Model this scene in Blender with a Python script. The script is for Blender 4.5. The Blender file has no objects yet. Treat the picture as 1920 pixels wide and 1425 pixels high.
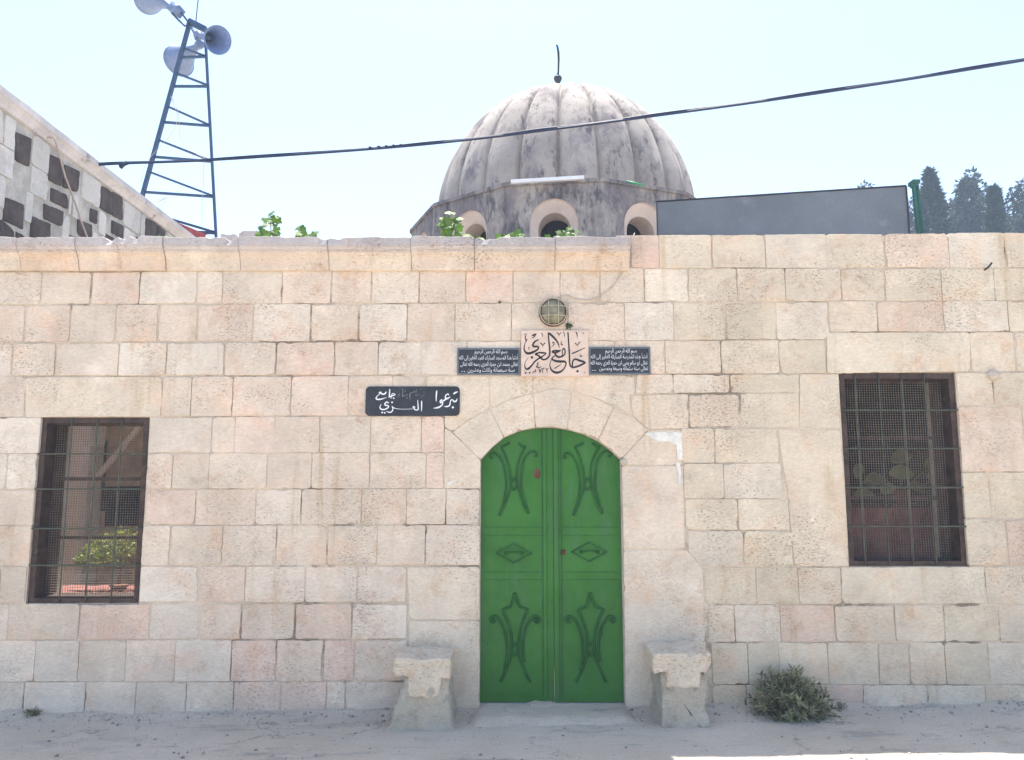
import bpy, math, random
import numpy as np
from mathutils import Vector, Matrix, noise

S = bpy.context.scene
C = S.collection
rad = math.radians
# ------------------------------------------------------------------ camera, sky, sun, exposure
D, HC, PITCH, FP = 6.5, 1.76, rad(7.5), 1490.0      # metres to the wall, eye height, tilt, focal length in photo pixels
SUN_EL, SUN_AZ = rad(74.95), rad(-4.0)
cam = bpy.data.objects.new('camera', bpy.data.cameras.new('camera'))
C.objects.link(cam)
cam.data.sensor_width = 36.0
cam.data.lens = 36.0 * FP / 1920.0
cam.data.clip_start, cam.data.clip_end = 0.05, 3000.0
cam.location = (0, -D, HC)
cam.rotation_euler = (math.pi / 2 + PITCH, 0, 0)
S.camera = cam
wd = bpy.data.worlds.new("World"); S.world = wd; wd.use_nodes = True
nt = wd.node_tree
sky = nt.nodes.new('ShaderNodeTexSky'); sky.sky_type = 'NISHITA'; sky.sun_disc = False
sky.sun_elevation = SUN_EL; sky.sun_rotation = SUN_AZ
sky.air_density = 1.0; sky.dust_density = 1.3; sky.ozone_density = 1.0
nt.links.new(sky.outputs[0], nt.nodes['Background'].inputs[0])
nt.nodes['Background'].inputs[1].default_value = 0.13
sl = bpy.data.lights.new('sun', 'SUN'); sl.energy = 4.2; sl.angle = rad(0.5); sl.color = (1.0, 0.95, 0.87)
so = bpy.data.objects.new('sun', sl); C.objects.link(so)
sd = Vector((math.sin(SUN_AZ) * math.cos(SUN_EL), math.cos(SUN_AZ) * math.cos(SUN_EL), math.sin(SUN_EL)))
so.rotation_euler = (-sd).to_track_quat('-Z', 'Y').to_euler()
so.location = sd * 40
S.view_settings.view_transform = 'Standard'; S.view_settings.look = 'None'
S.view_settings.exposure = 1.55; S.view_settings.gamma = 1.0
S.view_settings.use_curve_mapping = False

# ------------------------------------------------------------------ measuring: photo pixel -> point on a real plane
cp, sp = math.cos(PITCH), math.sin(PITCH)
def ray(px, py):
    u = (px - 960.0) / FP; v = (712.5 - py) / FP
    return u, cp - v * sp, sp + v * cp
def W(px, py, Y=0.0):
    a, b, c = ray(px, py); t = (Y + D) / b
    return Vector((a * t, Y, HC + c * t))
def WX(px, py, X):
    a, b, c = ray(px, py); t = X / a
    return Vector((X, b * t - D, HC + c * t))
def nz(x, y=0.0, z=0.0): return noise.noise(Vector((x, y, z)))

# ------------------------------------------------------------------ objects
ORG = {}
def setp(o, label=None, cat=None, group=None, kind=None):
    if label: o['label'] = label
    if label and not kind: kind = 'thing'
    if cat: o['category'] = cat
    if group: o['group'] = group
    if kind: o['kind'] = kind
    return o
def thing(name, label, cat, loc, group=None):
    o = bpy.data.objects.new(name, None); C.objects.link(o)
    o.location = loc; o.empty_display_size = .1
    ORG[o] = Vector(loc)
    return setp(o, label, cat, group)
class MB:
    def __init__(s): s.v = []; s.f = []; s.t = []; s.m = []
    def add(s, vs, fs, tint=(1, 1, 1), mi=0):
        n = len(s.v); s.v.extend([tuple(p) for p in vs])
        for f in fs: s.f.append([i + n for i in f]); s.t.append(tint); s.m.append(mi)
    def build(s, name, mats, parent=None, smooth=False, org=None):
        if parent is not None: org = ORG[parent]
        elif org is None:
            a = np.array(s.v); lo, hi = a.min(0), a.max(0)
            org = Vector(((lo[0] + hi[0]) / 2, (lo[1] + hi[1]) / 2, lo[2]))
        org = Vector(org)
        me = bpy.data.meshes.new(name)
        me.from_pydata([(p[0] - org.x, p[1] - org.y, p[2] - org.z) for p in s.v], [], s.f)
        if not isinstance(mats, (list, tuple)): mats = [mats]
        for m in mats: me.materials.append(m)
        ca = me.color_attributes.new('tint', 'FLOAT_COLOR', 'CORNER')
        cols = np.ones((len(me.loops), 4), dtype=np.float32); k = 0
        for f, t in zip(s.f, s.t):
            cols[k:k + len(f), :3] = t; k += len(f)
        ca.data.foreach_set('color', cols.ravel())
        me.polygons.foreach_set('material_index', s.m)
        me.polygons.foreach_set('use_smooth', [smooth] * len(s.f))
        me.update()
        o = bpy.data.objects.new(name, me); C.objects.link(o)
        if parent is not None: o.parent = parent
        else: o.location = org
        ORG[o] = org
        return o
def box(mb, lo, hi, tint=(1, 1, 1), mi=0):
    x0, y0, z0 = lo; x1, y1, z1 = hi
    v = [(x0, y0, z0), (x1, y0, z0), (x1, y1, z0), (x0, y1, z0), (x0, y0, z1), (x1, y0, z1), (x1, y1, z1), (x0, y1, z1)]
    mb.add(v, [(0, 3, 2, 1), (4, 5, 6, 7), (0, 1, 5, 4), (1, 2, 6, 5), (2, 3, 7, 6), (3, 0, 4, 7)], tint, mi)
def crm(pts, n=6, closed=False):
    """Catmull-Rom through tuples of any length"""
    P = [np.array(p, float) for p in pts]; out = []
    N = len(P)
    for i in range(N - 1):
        p0 = P[max(i - 1, 0)]; p1 = P[i]; p2 = P[i + 1]; p3 = P[min(i + 2, N - 1)]
        for k in range(n):
            t = k / n
            out.append(.5 * ((2 * p1) + (-p0 + p2) * t + (2 * p0 - 5 * p1 + 4 * p2 - p3) * t * t + (-p0 + 3 * p1 - 3 * p2 + p3) * t ** 3))
    out.append(P[-1]); return out
def tube(mb, pts, r, n=6, tint=(1, 1, 1), mi=0, cap=True):
    pts = [Vector(p) for p in pts]; N = len(pts)
    rr = r if isinstance(r, (list, tuple)) else [r] * N
    t0 = (pts[1] - pts[0]).normalized()
    up = Vector((0, 0, 1)) if abs(t0.z) < .9 else Vector((0, 1, 0))
    a = t0.cross(up).normalized(); vs = []
    for i, p in enumerate(pts):
        t = (pts[min(i + 1, N - 1)] - pts[max(i - 1, 0)])
        if t.length < 1e-9: t = t0.copy()
        t.normalize()
        a = (a - t * a.dot(t))
        if a.length < 1e-6: a = t.cross(Vector((0.3, .5, .8)))
        a.normalize(); b = t.cross(a)
        for k in range(n):
            q = 2 * math.pi * k / n
            vs.append(p + a * math.cos(q) * rr[i] + b * math.sin(q) * rr[i])
    fs = [(i * n + k, i * n + (k + 1) % n, (i + 1) * n + (k + 1) % n, (i + 1) * n + k) for i in range(N - 1) for k in range(n)]
    if cap: fs += [tuple(range(n - 1, -1, -1)), tuple(range((N - 1) * n, N * n))]
    mb.add(vs, fs, tint, mi)
def beam(mb, a, b, w, d, side=Vector((0, 1, 0)), tint=(1, 1, 1), mi=0):
    """square bar from a to b, w across, d along side"""
    a = Vector(a); b = Vector(b); t = (b - a).normalized()
    y = (side - t * side.dot(t)).normalized(); x = t.cross(y)
    vs = []
    for p in (a, b):
        for sx, sy in ((-1, -1), (1, -1), (1, 1), (-1, 1)): vs.append(p + x * sx * w / 2 + y * sy * d / 2)
    mb.add(vs, [(3, 2, 1, 0), (4, 5, 6, 7), (0, 1, 5, 4), (1, 2, 6, 5), (2, 3, 7, 6), (3, 0, 4, 7)], tint, mi)
def prism(mb, poly, y0, y1, tint=(1, 1, 1), mi=0):
    """poly of (x,z), front at y0, back at y1"""
    n = len(poly)
    ar = sum(poly[i][0] * poly[(i + 1) % n][1] - poly[(i + 1) % n][0] * poly[i][1] for i in range(n))
    if ar < 0: poly = poly[::-1]
    vs = [(x, y0, z) for x, z in poly] + [(x, y1, z) for x, z in poly]
    fs = [tuple(range(n)), tuple(range(2 * n - 1, n - 1, -1))] + [(i, n + i, n + (i + 1) % n, (i + 1) % n) for i in range(n)]
    mb.add(vs, fs, tint, mi)
def lathe(mb, prof, o, ax, n=24, tint=(1, 1, 1), mi=0, sx=1.0):
    """prof of (radius, along); axis ax from o"""
    ax = Vector(ax).normalized(); o = Vector(o)
    a = ax.cross(Vector((0, 0, 1)))
    if a.length < .01: a = Vector((1, 0, 0))
    a.normalize(); b = ax.cross(a)
    vs = []
    for r, h in prof:
        for k in range(n):
            q = 2 * math.pi * k / n
            vs.append(o + ax * h + a * math.cos(q) * r + b * math.sin(q) * r)
    fs = [(i * n + k, i * n + (k + 1) % n, (i + 1) * n + (k + 1) % n, (i + 1) * n + k) for i in range(len(prof) - 1) for k in range(n)]
    mb.add(vs, fs, tint, mi)

# ------------------------------------------------------------------ materials
class NT:
    def __init__(s, name):
        s.m = bpy.data.materials.new(name); s.m.use_nodes = True; s.t = s.m.node_tree
        s.b = s.t.nodes['Principled BSDF']; s.b.inputs['Specular IOR Level'].default_value = .25
        s.co = s.t.nodes.new('ShaderNodeTexCoord').outputs['Object']
    def n(s, k, **kw):
        o = s.t.nodes.new(k)
        for a, b in kw.items(): setattr(o, a, b)
        return o
    def l(s, a, b):
        if isinstance(a, (int, float)): b.default_value = a
        elif isinstance(a, tuple): b.default_value = (*a, 1) if len(a) == 3 else a
        else: s.t.links.new(a, b)
    def noise(s, sc, detail=4, rough=.55, stretch=None, off=0):
        o = s.n('ShaderNodeTexNoise'); o.inputs['Scale'].default_value = sc
        o.inputs['Detail'].default_value = detail; o.inputs['Roughness'].default_value = rough
        v = s.co
        if stretch or off:
            mp = s.n('ShaderNodeMapping'); s.l(s.co, mp.inputs[0])
            if stretch: mp.inputs['Scale'].default_value = stretch
            mp.inputs['Location'].default_value = (off, off * 1.7, off * .6); v = mp.outputs[0]
        s.l(v, o.inputs['Vector']); return o.outputs[0]
    def ramp(s, f, a, b, lo=0.0, hi=1.0):
        o = s.n('ShaderNodeMapRange'); o.interpolation_type = 'SMOOTHSTEP'
        s.l(f, o.inputs['Value'])
        for k, x in zip(('From Min', 'From Max', 'To Min', 'To Max'), (a, b, lo, hi)): o.inputs[k].default_value = x
        return o.outputs[0]
    def math(s, op, a, b):
        o = s.n('ShaderNodeMath', operation=op); s.l(a, o.inputs[0]); s.l(b, o.inputs[1]); return o.outputs[0]
    def mix(s, a, b, f, mode='MIX'):
        o = s.n('ShaderNodeMix', data_type='RGBA', blend_type=mode)
        s.l(f, o.inputs[0]); s.l(a, o.inputs[6]); s.l(b, o.inputs[7]); return o.outputs[2]
    def scale(s, c, f):
        g = s.n('ShaderNodeCombineColor'); 
        for i in range(3): s.l(f, g.inputs[i])
        return s.mix(c, g.outputs[0], 1.0, 'MULTIPLY')
    def tint(s): return s.n('ShaderNodeAttribute', attribute_name='tint').outputs['Color']
    def bump(s, h, st=.3, dist=.01):
        o = s.n('ShaderNodeBump'); o.inputs['Strength'].default_value = st; o.inputs['Distance'].default_value = dist
        s.l(h, o.inputs['Height']); s.l(o.outputs[0], s.b.inputs['Normal'])
    def done(s, c, rough=.85, metal=0.0):
        s.l(c, s.b.inputs['Base Color']); s.l(rough, s.b.inputs['Roughness']); s.l(metal, s.b.inputs['Metallic'])
        return s.m
def stone_mat(name, pit=.75, rosy=.45, bst=.45, bd=.012, rub=0):
    m = NT(name); c = m.tint()
    c = m.scale(c, m.ramp(m.noise(1.9, 6, .6), .3, .7, .90, 1.09))
    c = m.mix(c, m.mix(c, (1.05, .84, .72), 1.0, 'MULTIPLY'), m.ramp(m.noise(3.4, 6, .62, None, 3.1), .50, .68, 0, rosy))
    c = m.mix(c, m.mix(c, (.80, .79, .80), 1.0, 'MULTIPLY'), m.ramp(m.noise(5.2, 9, .7, None, 8.7), .52, .72, 0, .75))
    c = m.mix(c, m.mix(c, (1.14, 1.15, 1.17), 1.0, 'MULTIPLY'), m.ramp(m.noise(4.1, 7, .66, None, 14.7), .54, .70, 0, .8))
    br = m.math('MULTIPLY', m.ramp(m.noise(9, 9, .74, None, 51), .50, .68), m.ramp(m.noise(1.1, 4, .6, None, 71), .44, .60))
    c = m.mix(c, m.mix(c, (.84, .70, .60), 1.0, 'MULTIPLY'), m.math('MULTIPLY', br, .8))
    c = m.mix(c, m.mix(c, (.72, .70, .69), 1.0, 'MULTIPLY'), m.ramp(m.noise(14, 9, .78, (1, 1, .8), 91), .60, .74, 0, .8))
    dr = m.math('MULTIPLY', m.ramp(m.noise(5.5, 5, .6, (1.5, 1, .10), 111), .55, .70), m.ramp(m.noise(.9, 4, .6, None, 121), .46, .60))
    c = m.mix(c, m.mix(c, (.82, .74, .63), 1.0, 'MULTIPLY'), m.math('MULTIPLY', dr, .8))
    gr = m.noise(34, 6, .7, (1, 1, 2.6), 2.0)
    c = m.scale(c, m.ramp(gr, .3, .72, .89, 1.08))
    pm = m.ramp(m.noise(1.5, 5, .65, None, 21.3), .51, .64)
    p1 = m.math('MULTIPLY', m.ramp(m.noise(46, 2, .5, (1, 1, 1.7), 5.5), .56, .64), pm)
    p2 = m.ramp(m.noise(27, 3, .6, (1, 1, 2.2), 31.0), .69, .75)
    p3 = m.math('MULTIPLY', m.math('MULTIPLY', m.ramp(m.noise(80, 2, .5, (.6, 1, 1.6), 41.0), .58, .68), .8), m.ramp(m.noise(2.6, 4, .6, None, 61), .45, .6))
    pt = m.math('MAXIMUM', m.math('MAXIMUM', p1, p2), p3)
    c = m.mix(c, m.mix(c, (.50, .45, .42), 1.0, 'MULTIPLY'), m.math('MULTIPLY', pt, pit))
    h = m.math('SUBTRACT', m.math('MULTIPLY', gr, .8), m.math('MULTIPLY', pt, .9))
    if rub:
        r2 = m.noise(16, 10, .8, None, 101)
        c = m.mix(c, m.mix(c, (.70, .67, .64), 1.0, 'MULTIPLY'), m.ramp(r2, .52, .70, 0, rub)); h = m.math('ADD', h, m.math('MULTIPLY', r2, 2.4))
    m.bump(h, bst, bd)
    return m.done(c, .92)
def plain(name, col, rough=.7, var=.2, vs=4, bump=.2, bs=50, metal=0.0, spot=None, spot_sc=6, spot_th=(.58, .68), tint=False, trans=0):
    m = NT(name); c = m.mix(m.tint(), col, 1.0, 'MULTIPLY') if tint else col
    if not tint: c = m.mix(col, col, 0.0)
    c = m.scale(c, m.ramp(m.noise(vs, 6, .6), .3, .7, 1 - var, 1 + var))
    f = m.noise(bs, 4, .6, None, 4.0)
    c = m.scale(c, m.ramp(f, .3, .7, 1 - var * .4, 1 + var * .4))
    if spot: c = m.mix(c, spot, m.ramp(m.noise(spot_sc, 8, .7, None, 9.0), spot_th[0], spot_th[1]))
    if bump: m.bump(f, bump, .006)
    return m.done(c, rough, metal)
def leaf_mat(name, col, col2, transl=.35):
    m = NT(name); info = m.n('ShaderNodeObjectInfo')
    c = m.mix(col, col2, m.ramp(m.noise(7, 3), .35, .65)); c = m.mix(c, m.tint(), 1.0, 'MULTIPLY')
    m.done(c, .55); m.b.inputs['Specular IOR Level'].default_value = .35
    tr = m.n('ShaderNodeBsdfTranslucent'); m.l(m.mix(c, (1.2, 1.3, .5), 1.0, 'MULTIPLY'), tr.inputs[0])
    mx = m.n('ShaderNodeMixShader'); mx.inputs[0].default_value = transl
    m.l(m.b.outputs[0], mx.inputs[1]); m.l(tr.outputs[0], mx.inputs[2])
    m.l(mx.outputs[0], m.t.nodes['Material Output'].inputs['Surface'])
    return m.m

M_STONE = stone_mat('limestone')
M_BLOCK = stone_mat('worn block stone', .9, .5, .7, .022, .5)
M_RENDER = stone_mat('rough cement render', .9, .3, .9, .035, .9)
M_MORTAR = plain('lime mortar', (.52, .43, .33), .95, .2, 2.2, .5, 60, spot=(.22, .175, .13), spot_sc=1.25, spot_th=(.50, .60))
M_BODY = plain('rubble core', (.44, .37, .31), .95, .2, 3, .4, 30)
M_PLASTERWHITE = plain('white plaster patch', (.66, .63, .57), .9, .14, 12, .4, 60)
M_WOOD = plain('old brown wood', (.060, .038, .030), .7, .35, 9, .3, 60, spot=(.12, .085, .07), spot_sc=14, spot_th=(.55, .7))
M_BAR = plain('green painted bars', (.075, .080, .055), .55, .25, 20, .2, 90, spot=(.10, .055, .035), spot_sc=22)
M_SCREEN = plain('grey wire screen', (.22, .175, .14), .6, .2, 10, 0)
def door_mat():
    m = NT('green door paint'); c = m.mix((.026, .126, .014), (.040, .164, .022), m.ramp(m.noise(2.2, 6, .6), .3, .7))
    c = m.mix(c, (.050, .150, .060), m.ramp(m.noise(4.5, 8, .7, (2, 1, .5), 6), .52, .72, 0, .8))
    c = m.mix(c, (.016, .075, .022), m.ramp(m.noise(13, 8, .75, None, 16), .60, .72, 0, .8))
    c = m.mix(c, (.16, .26, .16), m.ramp(m.noise(40, 3, .6, (.5, 1, 2.5), 11), .70, .76, 0, .6))
    c = m.mix(c, (.13, .055, .03), m.ramp(m.noise(19, 9, .8, (1, 1, .6), 23), .70, .76, 0, .9))
    c = m.mix(c, (.055, .13, .05), m.ramp(m.noise(2.6, 8, .7, (3, 1, .4), 37), .52, .70, 0, .8))
    m.bump(m.noise(5.5, 5, .6), .3, .03)
    return m.done(c, m.ramp(m.noise(6, 5), .3, .7, .42, .62))
M_DOOR = door_mat()
M_DOOR2 = plain('darker green door paint', (.015, .088, .014), .6, .25, 9, .15, 60)  # darker green for the ornaments, handles and seam strips
M_RUST = plain('rust', (.115, .045, .03), .85, .3, 20, .3, 90)
M_IRON = plain('dark iron', (.035, .035, .04), .5, .3, 14, .1, 60)
M_BLACK = plain('black sign enamel', (.028, .031, .038), .45, .25, 7, .05, 30)
M_BLACKFRAME = plain('grey sign border', (.16, .18, .20), .5, .2, 9, .05, 40)
M_WHITEPAINT = plain('white sign paint', (.74, .75, .76), .6, .06, 30, 0)
M_FADED = plain('worn sign paint', (.17, .18, .19), .6, .35, 60, 0)
M_INK = plain('black carved letters', (.022, .02, .024), .6, .2, 30, 0)
M_MARBLE = plain('pale plaque stone', (.60, .46, .37), .7, .10, 8, .15, 70)
M_DOMEP = None
def dome_mat(name, dark):
    m = NT(name); c = m.mix((.315, .272, .238), (.415, .365, .322), m.ramp(m.noise(1.3, 6, .6), .35, .65))
    c = m.mix(c, (.165, .14, .145), m.ramp(m.noise(2.3, 9, .72, (1, 1, .55), 2.2), .53 - dark * .11, .70 - dark * .09, 0, .85))
    c = m.mix(c, (.075, .068, .075), m.ramp(m.noise(6.5, 10, .78, (1, 1, .35), 7.7), .56 - dark * .07, .68 - dark * .04, 0, .9))
    c = m.mix(c, (.09, .08, .088), m.ramp(m.noise(26, 8, .7, None, 17.7), .60, .72, 0, .7))
    sq = m.ramp(m.noise(3.2, 4, .6, (1.6, 1.6, .10), 27), .56 - dark * .03, .70, 0, .7)
    c = m.mix(c, (.10, .092, .10), m.math('MULTIPLY', sq, .75 * dark + .25))
    m.bump(m.noise(22, 7, .7), .3, .02)
    return m.done(c, .95)
M_DOME = dome_mat('weathered dome plaster', .5)
M_DRUM = dome_mat('weathered drum plaster', 1.35)
M_REVEAL = plain('smooth cream plaster', (.55, .45, .39), .9, .1, 4, .2, 40)
M_TOWER = plain('blue mast paint', (.028, .058, .112), .5, .2, 9, .1, 60)
M_HORN = plain('grey blue horn metal', (.125, .17, .28), .42, .12, 9, .05, 40)
M_HORNDARK = plain('dark horn mouth', (.15, .21, .38), .5, .15, 9, .05, 40)
M_CABLE = plain('dark blue cable sheath', (.030, .038, .075), .5, .25, 30, .2, 60)
M_WIRE = plain('pale wire', (.45, .37, .32), .6, .1, 20, 0)
M_BASALT = plain('basalt', (.085, .064, .056), .9, .3, 5, .5, 40, spot=(.20, .17, .17), spot_sc=26, spot_th=(.60, .72))
M_LIGHTSTONE = stone_mat('pale wall stone', .6, .2)
M_GROUT = plain('pale grout', (.47, .43, .37), .95, .2, 6, .4, 40)
M_COPING = plain('coping plaster', (.60, .55, .52), .9, .15, 3, .3, 30, spot=(.30, .27, .27), spot_sc=4)
M_PANEL = plain('grey sheet metal', (.155, .170, .185), .5, .14, 1.2, .10, 70, spot=(.20, .205, .215), spot_sc=5.0, spot_th=(.52, .72))
M_GREENPOST = plain('green post paint', (.030, .105, .085), .5, .2, 8, .1, 50)
M_RED = plain('red sheet', (.30, .05, .04), .6, .25, 5, .1, 40)
M_TUBE = plain('white lamp tube', (.75, .74, .74), .35, .06, 9, 0)
M_GREENSTICK = plain('green plastic', (.06, .28, .12), .5, .1, 9, 0)
M_GLASS = plain('dusty lamp glass', (.19, .18, .12), .22, .35, 12, .05, 30, spot=(.30, .28, .20), spot_sc=16)
M_CAGE = plain('cage wire', (.40, .36, .26), .5, .2, 20, 0)
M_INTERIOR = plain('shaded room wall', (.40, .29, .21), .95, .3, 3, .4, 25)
M_ROOF = plain('roof slab', (.38, .35, .32), .95, .15, 3, .3, 30)
M_DARK = plain('painted dark interior', (.015, .013, .012), .9, .2, 5, 0)  # near-black colour standing in for unlit depth
M_CLOTH = plain('red cloth', (.25, .10, .085), .6, .3, 6, .2, 40)
M_TERRA = plain('terracotta', (.20, .09, .06), .85, .2, 9, .2, 50)
M_BARK = plain('bark', (.13, .10, .08), .95, .3, 8, .5, 40)
M_VINE = leaf_mat('vine leaf', (.075, .165, .03), (.13, .22, .05), .3)
M_BUSH = leaf_mat('olive bush leaf', (.165, .175, .085), (.27, .265, .15), .15)
M_DRY = plain('dry stalk', (.22, .17, .12), .95, .3, 9, 0)
M_POTLEAF = leaf_mat('pot plant leaf', (.13, .18, .06), (.32, .34, .17), .3)
M_BROADLEAF = leaf_mat('broad leaf', (.13, .15, .06), (.24, .22, .12), .3)
M_TREE = leaf_mat('far tree foliage', (.014, .026, .020), (.026, .038, .028), .06)
M_TREE2 = leaf_mat('far pale foliage', (.026, .040, .036), (.044, .060, .054), .08)
def ground_mat():
    m = NT('dusty concrete'); c = m.mix((.61, .525, .415), (.72, .63, .515), m.ramp(m.noise(.9, 6, .6), .3, .7))
    c = m.mix(c, (.30, .285, .26), m.ramp(m.noise(3.1, 10, .75, (.5, 1.6, 1), 4), .50, .70, 0, .8))
    c = m.mix(c, (.60, .56, .49), m.ramp(m.noise(6.3, 9, .72, (.6, 1.8, 1), 9), .56, .72, 0, .6))
    vo = m.n('ShaderNodeTexVoronoi', feature='DISTANCE_TO_EDGE'); vo.inputs['Scale'].default_value = 1.3
    nv = m.n('ShaderNodeTexNoise'); nv.inputs['Scale'].default_value = 3.5; nv.inputs['Detail'].default_value = 8; nv.inputs['Roughness'].default_value = .7
    m.l(m.co, nv.inputs['Vector']); av = m.n('ShaderNodeMix', data_type='VECTOR'); av.inputs[0].default_value = .45; m.l(m.co, av.inputs[4]); m.l(nv.outputs[1], av.inputs[5]); m.l(av.outputs[1], vo.inputs['Vector'])
    ck = m.math('MULTIPLY', m.ramp(vo.outputs[0], .003, .012, 1, 0), m.ramp(m.noise(1.2, 4, .6, None, 12), .48, .6))
    c = m.mix(c, (.20, .18, .16), m.math('MULTIPLY', ck, .75))
    c = m.mix(c, (.27, .25, .22), m.ramp(m.noise(17, 10, .8, (.6, 1.3, 1), 14), .56, .74, 0, .75))
    g = m.noise(120, 4, .7)
    c = m.scale(c, m.ramp(g, .3, .7, .84, 1.12))
    c = m.mix(c, (.20, .19, .19), m.ramp(m.noise(55, 2, .5, None, 3), .70, .76, 0, .7))
    m.bump(m.math('ADD', m.math('MULTIPLY', g, .5), m.math('MULTIPLY', m.noise(7, 10, .78, (.7, 1.5, 1)), 2.2)), .8, .03)
    return m.done(c, .95)
M_GROUND = ground_mat()

# ------------------------------------------------------------------ ground: one sheet to the horizon
def gz(x, y):
    z = .010 * x + .004 * x * 0
    z = max(min(z, .06), -.06)
    d = max(0., -y)
    z += -.012 * min(d, 3.0)
    if abs(x) < 9 and -9 < y < 1: z += .012 * nz(x * 1.3, y * 1.3, 3) + .006 * nz(x * 5, y * 5, 9)
    z += (.045 * max(0, .45 + .9 * nz(x * 2.2, 7, 1)) + .02 * max(0, nz(x * 9, 3, 3)) + .01) * math.exp(-max(0, -y - .02) / (.10 + .05 * nz(x * 1.7, 2, 2))) if y < .3 else 0   # dust banked against the wall
    return z
def axis(lo, hi, st, far):
    a = list(np.arange(lo, hi + 1e-6, st)); s, k = st, lo; pre = []
    while k > -far: s *= 1.7; k -= s; pre.append(k)
    s, k = st, hi; post = []
    while k < far: s *= 1.7; k += s; post.append(k)
    return pre[::-1] + a + post
gx = axis(-6, 6, .06, 900); gy = axis(-1.6, .2, .035, 900)
mb = MB(); nx = len(gx)
mb.add([(x, y, gz(x, y)) for y in gy for x in gx],
       [(j * nx + i, j * nx + i + 1, (j + 1) * nx + i + 1, (j + 1) * nx + i) for j in range(len(gy) - 1) for i in range(nx - 1)])
g = mb.build('ground', M_GROUND, smooth=True, org=(0, 0, 0)); setp(g, kind='structure')

# ------------------------------------------------------------------ front wall
RS = random.Random(11)
def resample(poly, st):
    out = []; n = len(poly)
    for i in range(n):
        a = Vector(poly[i]); b = Vector(poly[(i + 1) % n]); L = (b - a).length; k = max(1, int(round(L / st)))
        for j in range(k): out.append((a + (b - a) * j / k, j == 0))
    return out
def stone(mb, poly, tf, tint, gap=.003, depth=.045, out=0.002, tilt=.010, st=.03, rough=1.0, mi=0, bev=.006):
    n = len(poly)
    ar = sum(poly[i][0] * poly[(i + 1) % n][1] - poly[(i + 1) % n][0] * poly[i][1] for i in range(n))
    if ar < 0: poly = poly[::-1]
    pts = resample([Vector((p[0], p[1])) for p in poly], st); N = len(pts)
    cx = sum(p.x for p, _ in pts) / N; cy = sum(p.y for p, _ in pts) / N
    bev = bev * RS.choice((.35, .5, .7, 1.0)) if gap > 0 and bev < .008 else bev
    big = max(max(abs(p.x - cx), abs(p.y - cy)) for p, _ in pts); tl_ = min(tilt, .0022 / big)
    ta, tb = RS.uniform(-tl_, tl_), RS.uniform(-tl_, tl_)
    s0 = RS.uniform(0, 99)
    ring = []
    for i, (p, corner) in enumerate(pts):
        d1 = (p - pts[i - 1][0]).normalized(); d2 = (pts[(i + 1) % N][0] - p).normalized()
        n1 = Vector((-d1.y, d1.x)); n2 = Vector((-d2.y, d2.x)); nn = n1 + n2
        nn = nn / max(.35, nn.length_squared / 2) if nn.length > 1e-6 else n1
        g = gap * max(.15, 1 + 1.5 * nz(p.x * 1.9, p.y * 1.9, 7.3)) + rough * (.0035 * nz(p.x * 17 + s0, p.y * 17, 1) + .003 * nz(p.x * 45, p.y * 45 + s0, 2))
        ch = nz(p.x * 9 + s0, p.y * 9, 5)
        if ch > .28: g += rough * .035 * (ch - .28)
        if corner: g += rough * RS.choice((.001, .002, .003, .004, .009))
        ring.append((p, nn, max(.001, g) if gap > 0 else g))
    def R(extra, dep):
        r = []
        for p, nn, g in ring:
            q = p + nn * (g + extra)
            dd = out + ta * (q.x - cx) + tb * (q.y - cy) if dep > -.02 else 0
            r.append(tf(q.x, q.y, dep + dd))
        return r
    vs = R(0, -depth) + R(0, -bev) + R(bev * .35, -bev * .3) + R(bev * 1.3, 0)
    fs = []
    for k in range(3):
        for i in range(N):
            j = (i + 1) % N; fs.append((k * N + i, k * N + j, (k + 1) * N + j, (k + 1) * N + i))
    fs.append(tuple(range(3 * N, 4 * N)))
    mb.add(vs, fs, tint, mi)
TFW = lambda a, b, d: (a, -d, b)
PAL = [(.61, .515, .415), (.60, .50, .40), (.62, .53, .435), (.59, .495, .395), (.61, .50, .40), (.635, .55, .455)]
PALR = [(.61, .52, .40), (.59, .50, .385), (.62, .535, .43), (.60, .505, .39), (.58, .495, .375)]
PINK = (.605, .425, .345)
def rtint(px):
    b = RS.choice(PAL if px < 1200 else PALR); k = RS.uniform(.955, 1.05)
    pk = .6 * RS.random() if RS.random() < (.34 if 420 < px < 1480 else .16) else 0
    b = tuple((1 - pk) * x + pk * y for x, y in zip(b, PINK))
    return (b[0] * k * 1.045, b[1] * k * 1.045, b[2] * k * 1.03)
front = thing('mosque_front_wall', 'long front wall of pinkish limestone blocks with a green arched door and two barred windows', 'wall', (0, 0, 0))
ms = MB()
def xw(px, py): return W(px, py).x
def zw(px, py): return W(px, py).z
def row(yl0, yr0, yl1, yr1, xs, ext_l=False, ext_r=False, out=None):
    x0, x1 = xs[0], xs[-1]
    xs = list(xs)
    while ext_l and xs[0] > -760: xs.insert(0, xs[0] - RS.uniform(85, 125))
    while ext_r and xs[-1] < 2680: xs.append(xs[-1] + RS.uniform(85, 125))
    ym = (yl0 + yr0 + yl1 + yr1) / 4
    def yy(a, b, x): return a + (b - a) * (min(max(x, x0), x1) - x0) / (x1 - x0)
    for a, b in zip(xs[:-1], xs[1:]):
        xa, xb = xw(a, ym), xw(b, ym)
        poly = [(xa, zw(a, yy(yl1, yr1, a))), (xb, zw(b, yy(yl1, yr1, b))), (xb, zw(b, yy(yl0, yr0, b))), (xa, zw(a, yy(yl0, yr0, a)))]
        stone(ms, poly, TFW, rtint(a), gap=RS.choice((.0015, .002, .003, .0035, .005, .0065)), out=RS.uniform(.0005, .006) if out is None else out)
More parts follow.
